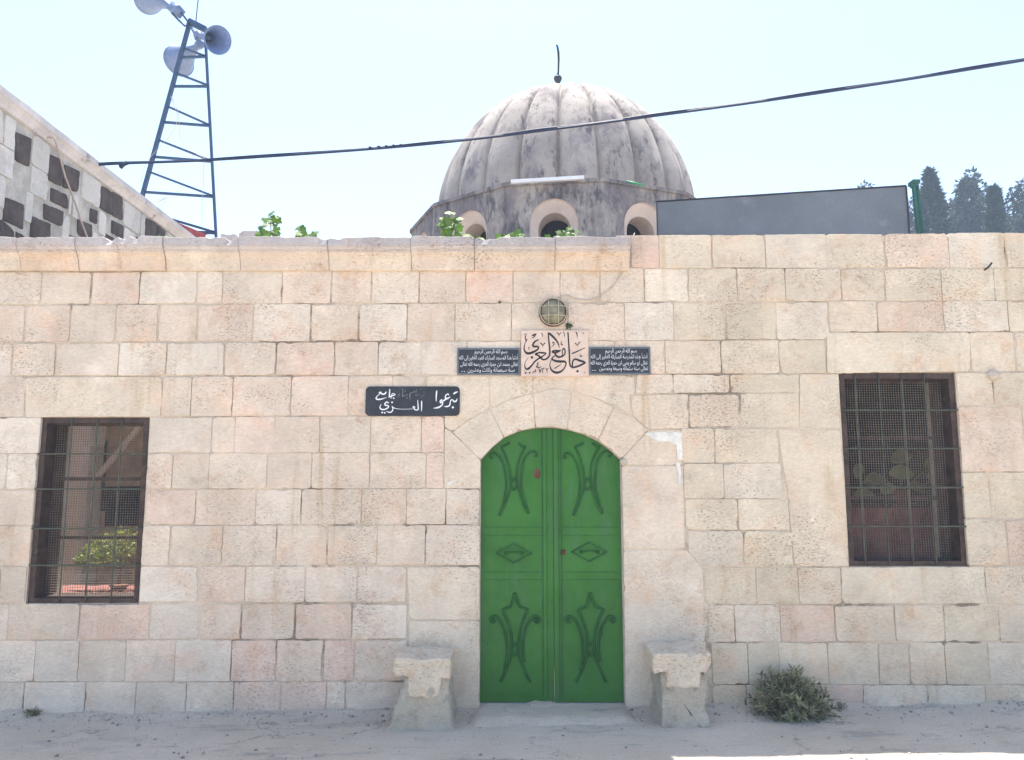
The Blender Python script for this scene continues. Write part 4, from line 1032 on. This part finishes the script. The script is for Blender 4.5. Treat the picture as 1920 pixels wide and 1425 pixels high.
k = len(cprof)
m.add(vs, [(i * k + j, i * k + j + 1, (i + 1) * k + j + 1, (i + 1) * k + j) for i in range(n) for j in range(k - 1)])
m.add(vs[:k], [tuple(range(k - 1, -1, -1))]); m.add(vs[-k:], [tuple(range(k))])
m.build('coping', M_COPING, lb)
m = MB(); pts = [WX(x, y, XB + .10) for x, y in ((101, 258), (104, 264), (112, 292), (122, 330), (140, 378), (156, 425), (170, 460))]
pts = [pts[0] + Vector((-.3, .0, .02))] + pts
tube(m, pts, .011, 5); o = m.build('hanging_wire', M_WIRE, smooth=True); setp(o, 'pale cable hanging over the coping of the chequered building', 'cable')

# ------------------------------------------------------------------ mast with three horn loudspeakers
YM = 7.7
mt = thing('loudspeaker_mast', 'blue steel lattice mast behind the chequered building', 'mast', (W(330, 440, YM).x, YM, 0))
P = lambda x, y, dy=0: W(x, y, YM + dy)
def edge(l0, l1, y): t_ = (y - l0[1]) / (l1[1] - l0[1]); return l0[0] + (l1[0] - l0[0]) * t_
LA, LB_ = (356, 42), (262, 385); RA, RB_ = (385.5, 78), (405, 440)
m = MB(); a, b = P(*LA), P(*LB_); b2 = a + (b - a) * ((a.z - .1) / (a.z - b.z)); beam(m, a, b2, .066, .066); m.build('leg', M_TOWER, mt)
m = MB(); a, b = P(*RA), P(*RB_); b2 = a + (b - a) * ((a.z - .1) / (a.z - b.z)); beam(m, a, b2, .044, .044); m.build('leg', M_TOWER, mt)
for (y0, y1, w_) in ((108, 106, .045), (162, 162, .045), (229, 236, .045), (294, 303, .045), (360, 369, .045), (430, 437, .05), (90, 106, .035), (137, 160, .035), (199, 235, .035), (262, 302, .035), (322, 368, .035), (393, 436, .04)):
    m = MB(); beam(m, P(edge(LA, LB_, y0), y0, .012), P(edge(RA, RB_, y1), y1, .012), w_, .04); m.build('brace', M_TOWER, mt)
m = MB(); a, b = P(354, 40), P(386, 56); beam(m, a, b, .10, .10); m.build('top_plate', M_TOWER, mt)
m = MB(); tube(m, [P(367, 44), P(369, 22), P(371.5, 0), P(373, -30)], .010, 5); m.build('antenna', M_IRON, mt, True)
for L in ([(320, 180), (325, 195), (333, 222), (322, 250), (300, 275), (278, 300), (267, 325), (266, 345)], [(322, 182), (335, 215), (337, 255), (350, 278), (368, 288), (390, 300)], [(382, 300), (381, 350), (379, 380), (379, 425)], [(310, 372), (295, 380), (313, 370), (302, 388), (288, 390)]):
    m = MB(); tube(m, [P(x, y, -.06) for x, y in [tuple(q) for q in crm(L, 5)]], .005, 4); m.build('loose_wire', M_WIRE, mt, True)
def horn(label, mouth, throat, r, rim_r, prof_pow, drv=None, y0=-.1, y1=-.1, driver_r=.09, driver_l=.2, box_driver=False):
    mo = P(mouth[0], mouth[1], y0); tr = P(throat[0], throat[1], y1); ax = mo - tr; L = ax.length; ax.normalize()
    t = thing('horn_loudspeaker', label, 'loudspeaker', (mo + tr) / 2, 'horn loudspeakers on the mast')
    m = MB(); pr = [(.055 + (r - .055) * (k / 14) ** prof_pow, L * k / 14) for k in range(15)]
    pr += [(rim_r, L + .006), (rim_r, L + .02), (r * .97, L + .012)]
    lathe(m, pr, tr, ax, 36); m.build('bell', M_HORN, t, True)
    m = MB(); pr = [(.045 + (r * .965 - .045) * (k / 14) ** prof_pow, L * k / 14 + .012) for k in range(15)]; lathe(m, pr, tr, ax, 36); lathe(m, [(.0005, .02), (.06, .02)], tr, ax, 16); lathe(m, [(.0005, L * .55), (.05, L * .5), (.055, .1)], tr, ax, 16); m.build('throat', M_HORNDARK, t, True)
    m = MB()
    if box_driver:
        c = tr - ax * driver_l * .4; beam(m, tr + ax * .02, tr - ax * driver_l, driver_r * 2, driver_r * 2)
    else: lathe(m, [(.0005, -driver_l), (driver_r * .8, -driver_l), (driver_r, -driver_l * .85), (driver_r, -.05), (.06, -.02), (.05, .04)], tr, ax, 20)
    m.build('driver', M_HORN, t, True)
    return t, mo, tr, ax
t, mo, tr, ax = horn('upper left horn loudspeaker pointing left at the top of the mast', (282, -7), (323, 15), .335, .35, 1.9, y0=.10, y1=-.1, driver_r=.085, driver_l=.24, box_driver=True)
m = MB(); tube(m, [P(321, 9, -.18), P(340, 24, -.15), P(352, 40, -.08), P(351, 46, -.06), P(347, 49, -.08), P(335, 38, -.14), P(322, 24, -.18)], .020, 6); m.build('bracket', M_TOWER, t, True)
t, mo, tr, ax = horn('right hand horn loudspeaker with its dark round mouth turned to the street', (408, 75), (375, 67), .245, .255, 2.0, y0=-.60, y1=-.12, driver_r=.085, driver_l=.13)
m = MB(); tube(m, [P(358, 50, -.05), P(363, 60, -.1), P(367, 70, -.12), P(371, 76, -.12)], .022, 6); m.build('bracket', M_HORN, t, True)
t, mo, tr, ax = horn('lower left horn loudspeaker facing away below the others', (336, 114), (370, 87), .30, .315, 1.35, y0=.75, y1=.22, driver_r=.085, driver_l=.16)
m = MB(); tube(m, [P(366, 72, -.12), P(372, 80, -.14), P(366, 92, -.12)], .020, 6); m.build('bracket', M_HORN, t, True)
# red sheet beside the mast foot, and loose blocks on the roof edge
m = MB(); n = 14; vs = []
for i in range(n + 1):
    f = i / n; p = W(318 + 68 * f, 411 + 28 * f, 7.35); zz = .02 * (i % 2)
    vs += [(p.x, 7.35 - zz, p.z), (p.x, 7.33 - zz, p.z - .32), (p.x, 8.2, p.z + .12), (p.x, 8.2, p.z - .20)]
m.add(vs, [(4 * i, 4 * i + 1, 4 * i + 5, 4 * i + 4) for i in range(n)] + [(4 * i + 4, 4 * i + 6, 4 * i + 2, 4 * i) for i in range(n)] + [(4 * i + 1, 4 * i + 3, 4 * i + 7, 4 * i + 5) for i in range(n)])
o = m.build('red_awning', M_RED); setp(o, 'small red sheet awning at the foot of the mast', 'awning')
for nm, lab, x0, y0, x1, y1 in (('roof_block', 'pale squared block on the wall top right of the mast', 446, 432, 479, 455), ('roof_block', 'low rough block on the wall top between the mast and the squared block', 412, 438, 445, 455)):
    m = MB(); a, b = W(x0, y1 + 12, .75), W(x1, y0, .75)
    stone(m, [(a.x, a.z), (b.x, a.z), (b.x, b.z), (a.x, b.z)], lambda p, q, d: (p, .75 - d, q), (.55, .48, .44), gap=.002, depth=.25, rough=1.5)
    box(m, (a.x + .01, .77, a.z - .3), (b.x - .01, 1.0, b.z - .012), (.55, .48, .44))
    o = m.build(nm, M_STONE); setp(o, lab, 'block')

# ------------------------------------------------------------------ overhead cable
cpx = [(178, 310, 2.55), (400, 300, 2.3), (690, 280, 1.9), (870, 263, 1.75), (1040, 242, 1.6), (1230, 217, 1.4), (1450, 187, 1.15), (1700, 149, .9), (1920, 113, .7)]
L = [W(x, y, d) for x, y, d in cpx]
e = (L[-1] - L[-2]); L += [L[-1] + e * 1.0 + Vector((0, 0, .02)), L[-1] + e * 3 + Vector((0, 0, .12)), L[-1] + e * 5 + Vector((0, 0, .35))]
L = [L[0] + Vector((-.35, .0, -.12))] + L
L = [Vector(p) for p in crm([tuple(p) for p in L], 10)]
ct_ = thing('overhead_cable', 'thick dark blue cable strung across the sky in front of the dome', 'cable', L[len(L) // 2])
m = MB(); tube(m, L, .0135, 8); tube(m, [p + Vector((.0, .01 * math.sin(i * .5), .017 + .003 * math.cos(i * .5))) for i, p in enumerate(L)], .008, 6); m.build('sheath', M_CABLE, ct_, True)
m = MB(); k0 = min(range(len(L)), key=lambda i: (L[i] - W(684, 281, 1.9)).length); k1 = min(range(len(L)), key=lambda i: (L[i] - W(762, 274, 1.85)).length)
seg = crm([tuple(p) for p in L[k0:k1 + 1]], 12)
tube(m, [Vector(p) + Vector((0, .02 * math.cos(i * .8), .012 + .012 * math.sin(i * .8))) for i, p in enumerate(seg)], .009, 5)
m.build('wrapping', M_CABLE, ct_, True); m = MB()
q = W(232, 309, 2.5); lathe(m, [(.0005, -.06), (.03, -.05), (.02, 0), (.03, .05), (.0005, .06)], q, L[3] - L[2], 8)
m.build('clamp', M_CABLE, ct_, True)

# ------------------------------------------------------------------ grey panel and green post on the roof
a, b = W(1231, 378, 1.6), W(1699, 347, 1.15); zt = (a.z + b.z) / 2
gp = thing('metal_panel', 'large plain grey metal sheet standing on the roof right of the dome', 'panel', ((a.x + b.x) / 2, (a.y + b.y) / 2, 3.5))
a.z = b.z = zt; d = (b - a).normalized(); nn = Vector((-d.y, d.x, 0))
if nn.y > 0: nn = -nn
m = MB(); n = 24; vs = []
for s in (0, 1):
    for i in range(n + 1):
        for zz in (3.52, 4.0, zt - .012):
            p = a.lerp(b, i / n); vs.append(Vector((p.x, p.y, zz)) + nn * (.0 if s == 0 else -.03) + nn * .006 * nz(i * .4, zz * 2))
fs = []
for s in (0, 1):
    for i in range(n):
        for j in (0, 1):
            q = s * (n + 1) * 3 + i * 3 + j; f = (q, q + 3, q + 4, q + 1); fs.append(f if s == 0 else f[::-1])
m.add(vs, fs)
m.build('sheet', M_PANEL, gp, True)
m = MB(); beam(m, Vector((a.x, a.y, zt - .002)) - nn * .015, Vector((b.x, b.y, zt - .002)) - nn * .015, .010, .05, nn)
for p in (a, b): beam(m, Vector((p.x, p.y, 3.5)) - nn * .012, Vector((p.x, p.y, zt - .012)) - nn * .012, .010, .05, nn)
m.build('edge_trim', M_IRON, gp)
gpost = thing('green_post', 'green painted double steel post standing beside the grey panel', 'post', (W(1718, 440, 1.2).x, 1.2, 3.5))
m = MB(); q0 = W(1712, 342, 1.2); q1 = W(1719, 342, 1.25)
beam(m, (q0.x + .045, 1.2, 3.5), q0, .028, .030); beam(m, (q1.x + .06, 1.25, 3.5), q1, .020, .03); m.build('pole', M_GREENPOST, gpost)
m = MB(); c = W(1716, 340, 1.2); box(m, (c.x - .035, 1.17, c.z - .03), (c.x + .035, 1.28, c.z + .01)); box(m, (c.x - .05, 1.18, c.z - .07), (c.x - .02, 1.215, c.z - .035)); m.build('cap', M_GREENPOST, gpost)

# ------------------------------------------------------------------ vine sprigs growing over the wall top
LEAF = [(0, 0), (.30, -.08), (.52, .12), (.42, .38), (.60, .62), (.28, .66), (0, 1.0), (-.28, .66), (-.60, .62), (-.42, .38), (-.52, .12), (-.30, -.08)]
def vine_leaf(mb, p, nrm, roll, L, tint):
    nrm = nrm.normalized(); u = nrm.cross(Vector((0, 0, 1))); u = u.normalized() if u.length > .01 else Vector((1, 0, 0)); v = u.cross(nrm)
    c, s = math.cos(roll), math.sin(roll); a = u * c + v * s; b = v * c - u * s
    vs = [p + b * .4 * L + nrm * .03 * L] + [p + a * x * L + b * y * L - nrm * .22 * L * (x * x) for x, y in LEAF]
    n = len(LEAF); mb.add(vs, [(0, 1 + i, 1 + (i + 1) % n) for i in range(n)], tint)
RV = random.Random(21)
VINES = [('bright vine sprig on the wall top nearest the squared roof block', [(505, 420, 20, 28), (492, 440, 10, 8), (515, 436, 12, 14)], 20),
         ('dark vine sprig leaning on the cornice just right of the first sprig', [(574, 434, 14, 13), (568, 428, 6, 8), (588, 438, 8, 6)], 14),
         ('tuft of vine leaves at the foot of the chequered building coping', [(305, 443, 14, 6)], 7),
         ('tallest vine sprig rising before the left drum window', [(846, 420, 18, 22), (838, 432, 12, 16), (860, 412, 8, 10), (870, 440, 16, 8), (848, 392, 4, 6), (895, 442, 10, 8)], 34),
         ('low vine sprig on the cornice before the middle of the drum', [(945, 442, 12, 6), (970, 438, 12, 11)], 15),
         ('yellow green vine sprig before the right side of the middle drum window', [(1040, 443, 10, 4), (1058, 437, 14, 8), (1074, 432, 10, 12)], 17),
         ('few pale vine leaves near the right end of the cornice', [(1106, 449, 10, 3), (1170, 446, 6, 3)], 5)]
for lab, cl, n in VINES:
    Yv = .42; c0 = cl[0]; b0 = W(c0[0], 470, Yv)
    t = thing('vine_sprig', lab, 'vine', b0, 'vine sprigs along the wall top')
    st_ = MB(); lf = MB(); tot = sum(c[2] * c[3] for c in cl)
    for cx, cy, rx, ry in cl:
        tip = W(cx, cy - ry * .6, Yv + RV.uniform(-.1, .1)); mid = (b0 + tip) / 2 + Vector((RV.uniform(-.04, .04), 0, .02))
        tube(st_, [b0 + Vector((0, 0, -.25)), b0, mid, tip], [.006, .005, .004, .002], 5)
        for k in range(max(2, int(n * 1.5 * cx * 0 + n * 1.7 * (rx * ry) / tot))):
            a = RV.uniform(0, 6.28); q = math.sqrt(RV.random())
            p = W(cx + rx * q * math.cos(a), cy + ry * q * math.sin(a) + 3, Yv + RV.uniform(-.12, .12)); kk = RV.uniform(.55, 1.25)
            vine_leaf(lf, p, Vector((RV.uniform(-.7, .7), -1, RV.uniform(-.3, 1.2))), math.pi + RV.uniform(-1.3, 1.3), RV.uniform(.045, .085), (kk * RV.uniform(.85, 1.2), kk, kk * .8))
    st_.build('stem', M_BARK, t, True); lf.build('foliage', M_VINE, t)

# ------------------------------------------------------------------ bush and weeds at the wall foot
def shrub(name, label, px0, px1, ptop, n, leafL, Yc, dep, seed, mat=M_BUSH, grp=None):
    R_ = random.Random(seed); x0, x1 = W(px0, 1300, Yc).x, W(px1, 1300, Yc).x; zt_ = W((px0 + px1) / 2, ptop, Yc).z
    cx = (x0 + x1) / 2; rx = (x1 - x0) / 2
    t = thing(name, label, 'bush', (cx, Yc, 0), grp); lf = MB(); st_ = MB()
    for i in range(n):
        a = R_.uniform(0, 2 * math.pi); e = math.asin(R_.uniform(.0, 1.0)); rr = R_.uniform(.72, 1.0) if R_.random() < .8 else R_.uniform(.3, .7)
        lob = 1 + .22 * nz(math.cos(a) * 2 + seed, math.sin(a) * 2, e * 2)
        tip = Vector((cx + rx * rr * lob * math.cos(a) * math.cos(e), min(Yc + dep * rr * math.sin(a) * math.cos(e), -.03), max(.02, zt_ * rr * lob * math.sin(e) ** .8)))
        root = Vector((cx + (tip.x - cx) * .25, Yc + (tip.y - Yc) * .2, 0.0)); mid = root.lerp(tip, .55) + Vector((0, 0, .06 * zt_))
        if i % 2 == 0: tube(st_, [root, mid, tip], [.005, .004, .002], 4)
        d = (tip - mid).normalized(); d = (d + Vector((0, -.1, .35))).normalized()
        k = R_.uniform(.6, 1.3)
        for q in range(R_.randint(10, 14)):                           # a rosette of narrow leaves at the tip
            v = rv(R_); v = (v - d * v.dot(d)).normalized(); up_ = R_.uniform(.1, 1.1)
            k2 = k * R_.uniform(.8, 1.2)
            leaf_quad(lf, tip - d * R_.uniform(0, .09), v + d * up_, d, leafL * R_.uniform(.7, 1.2), leafL * .22, (k2, k2, k2), .1)
        for q in range(2):
            p = mid.lerp(tip, R_.random()); v = rv(R_); leaf_quad(lf, p, v + Vector((0, 0, .3)), d, leafL * R_.uniform(.7, 1.1), leafL * .2, (k * .8, k * .75, k * .7), .1)
    for i in range(n // 9):                                           # dead twigs sprawling at the foot
        a = R_.uniform(0, 6.283); L_ = rx * R_.uniform(.7, 1.25); p0 = Vector((cx + R_.uniform(-.4, .4) * rx, Yc, .01)); p2 = p0 + Vector((L_ * math.cos(a), -abs(L_ * math.sin(a)) * .5, R_.uniform(.0, .5) * zt_))
        p2.y = min(p2.y, -.03); tube(st_, [p0, p0.lerp(p2, .5) + Vector((0, 0, R_.uniform(.02, .07))), p2], [.004, .003, .0015], 4)
    st_.build('stem', M_DRY, t, True); lf.build('foliage', mat, t); return t
shrub('shrub', 'grey green rounded bush with narrow leaves at the wall foot below the right window', 1406, 1560, 1250, 215, .065, -.20, .22, 8)
shrub('weed', 'small dry weed at the foot of the wall at far left below the barred window', 45, 82, 1336, 14, .035, -.06, .07, 3, grp='weeds at the wall foot')
shrub('weed', 'small dry weed at the foot of the wall at far right beyond the bush', 1846, 1912, 1308, 20, .035, -.07, .07, 4, grp='weeds at the wall foot')
shrub('weed', 'low brown weed just right of the rounded bush', 1556, 1600, 1312, 22, .04, -.10, .07, 5, grp='weeds at the wall foot')
# tiny green tufts in the wall joints
for lab, px, py, r_ in (('tiny green tuft growing from a joint left of the round lamp', 937, 567, .014), ('small green tuft sprouting above the calligraphy plaque', 1066, 612, .03)):
    m = MB(); c = W(px, py, -.01)
    for k in range(40): p = c + rv(RP) * r_ * RP.random(); p.y = min(p.y, -.004); leaf_quad(m, p, rv(RP) + Vector((0, -.6, .3)), rv(RP), r_ * .9, r_ * .5, (.7, .6, .8))
    o = m.build('tuft', M_VINE); setp(o, lab, 'plant')
# pebbles and crumbs along the wall foot
m = MB(); RQ = random.Random(77)
for k in range(1500):
    x = RQ.uniform(-5, 5); y = -abs(RQ.gauss(0, .16)) - .02
    if k % 3 == 0: y = RQ.uniform(-1.2, -.05)
    r_ = RQ.choice((.003, .003, .004, .004, .005, .005, .006, .008, .010, .014)) * RQ.uniform(.8, 1.2); zc = gz(x, y); vs = []
    for ring, hh in ((.7, -.1), (1, .25), (.6, .7)):
        for a in range(6): q = a * math.pi / 3 + ring; vs.append((x + r_ * ring * math.cos(q) * RQ.uniform(.75, 1.2), y + r_ * ring * math.sin(q) * RQ.uniform(.75, 1.2), zc + r_ * hh))
    kk = RQ.uniform(.5, 1.15)
    m.add(vs, [(i + 6 * j, (i + 1) % 6 + 6 * j, (i + 1) % 6 + 6 * j + 6, i + 6 * j + 6) for j in (0, 1) for i in range(6)] + [tuple(range(12, 18))], (kk * .95, kk * .9, kk * .86))
M_PEB = plain('pebble', (.44, .41, .39), .95, .2, 30, .2, 90, tint=True)
o = m.build('pebbles', M_PEB, org=(0, 0, 0)); setp(o, 'scattered small pebbles and crumbs along the wall foot', 'pebbles', kind='stuff')

# ------------------------------------------------------------------ far trees
def tree(label, px, ptop, dist, half_px, kind, seed, n, mat, name='tree', grp='trees beyond the wall'):
    R_ = random.Random(seed); Yt = dist - D; top = W(px, ptop, Yt); hw = half_px / FP * dist
    t = thing(name, label, 'tree', (top.x, Yt, 0), grp); Ht = top.z; tk = MB(); cr_ = MB()
    tube(tk, [(top.x + .15 * nz(k * .5, seed), Yt, Ht * k / 10) for k in range(10)] + [(top.x, Yt, Ht * .985)], [.28 * (1 - .088 * k) for k in range(10)] + [.02], 8)
    def clump(c, r_, m_, L, kk):
        for _ in range(m_):
            d = rv(R_); p = c + Vector((d.x * r_, d.y * r_, d.z * r_ * .75)) * R_.uniform(.3, 1) ** .6; k2 = kk * R_.uniform(.75, 1.25)
            leaf_quad(cr_, p, d + rv(R_) * .8, rv(R_), L * R_.uniform(.7, 1.3), L * .55, (k2, k2, k2))
    vis = 4.2                                                          # metres of crown that stand above the wall
    if kind == 'spire':
        N = n
        for i in range(N):
            f = R_.random() ** .95; z = Ht - f * min(Ht * .8, 9.0); a = R_.uniform(0, 6.283)
            rmax = hw * (min(1, f * 9.0 / 3.4) ** 1.0) * (.85 + .4 * nz(z * 2.2, a * .8, seed)) + .05
            e = Vector((top.x + rmax * math.cos(a), Yt + rmax * math.sin(a), z - rmax * .15))
            s_ = Vector((top.x, Yt, z - rmax * .35))
            if i % 5 == 0: tube(tk, [s_, e], [.03, .008], 3)
            for q in range(6):
                u = R_.uniform(.35, 1.0); p = s_.lerp(e, u); k2 = R_.uniform(.65, 1.3)
                leaf_quad(cr_, p + rv(R_) * .10, (e - s_) + rv(R_) * .8 * rmax + Vector((0, 0, .25 * rmax)), rv(R_), R_.uniform(.18, .34), .12, (k2, k2, k2))
    else:
        for i in range(n):
            f = R_.random() ** .75; z = Ht - f * 7.5; a = R_.uniform(0, 6.283)
            w_ = hw * (1 - (1 - min(1, f * 7.5 / 2.6)) ** 2) ** .5 if kind == 'round' else hw * min(1, (f * 7.5 / 3.0) ** .7 + .12)
            rr = w_ * math.sqrt(R_.random()) * (.8 + .5 * nz(z * 1.2, a, seed)); c = Vector((top.x + rr * math.cos(a), Yt + rr * math.sin(a), z - .2))
            if i % 3 == 0: tube(tk, [(top.x, Yt, z - 1.2 - rr * .4), c], [.05, .012], 4)
            clump(c, R_.uniform(.20, .42), 40, .25, R_.uniform(.55, 1.4))
    tk.build('trunk', M_BARK, t, True); cr_.build('crown', mat, t)
tree('tall spiky conifer just right of the green post', 1742, 320, 38, 42, 'spire', 1, 1700, M_TREE)
tree('broad billowing pale tree between the two conifers', 1814, 318, 42, 42, 'tall', 2, 330, M_TREE2)
tree('slender dark cypress between the pale trees', 1862, 352, 36, 22, 'spire', 3, 1300, M_TREE)
tree('pale tree at the far right edge', 1925, 336, 42, 46, 'round', 4, 240, M_TREE2)
tree('small dark tree top showing above the middle of the grey panel edge', 1620, 337, 44, 26, 'round', 5, 110, M_TREE)
tree('low dark tree top at the right end of the grey panel', 1676, 346, 44, 26, 'round', 6, 110, M_TREE)
tree('dark tree in the gap between the grey panel and the green post', 1702, 372, 46, 24, 'tall', 7, 130, M_TREE)
tree('low bushy tree filling between conifer and pale tree', 1780, 375, 46, 60, 'round', 8, 240, M_TREE)
tree('low bushy tree behind the cypress', 1880, 392, 46, 45, 'round', 9, 180, M_TREE)

# ------------------------------------------------------------------ the dusty midday air
hz = MB(); box(hz, (-1300, -1300, -1.5), (1300, 1300, 26))
hm = bpy.data.materials.new('dusty air'); hm.use_nodes = True; t_ = hm.node_tree
for n_ in list(t_.nodes):
    if n_.type == 'BSDF_PRINCIPLED': t_.nodes.remove(n_)
pv = t_.nodes.new('ShaderNodeVolumePrincipled'); pv.inputs['Color'].default_value = (.66, .82, 1.0, 1); pv.inputs['Density'].default_value = .0032
t_.links.new(pv.outputs[0], [n_ for n_ in t_.nodes if n_.type == 'OUTPUT_MATERIAL'][0].inputs['Volume'])
o = hz.build('haze', hm, org=(0, 0, 0)); setp(o, 'thin bluish midday haze filling the air', 'haze', kind='stuff')
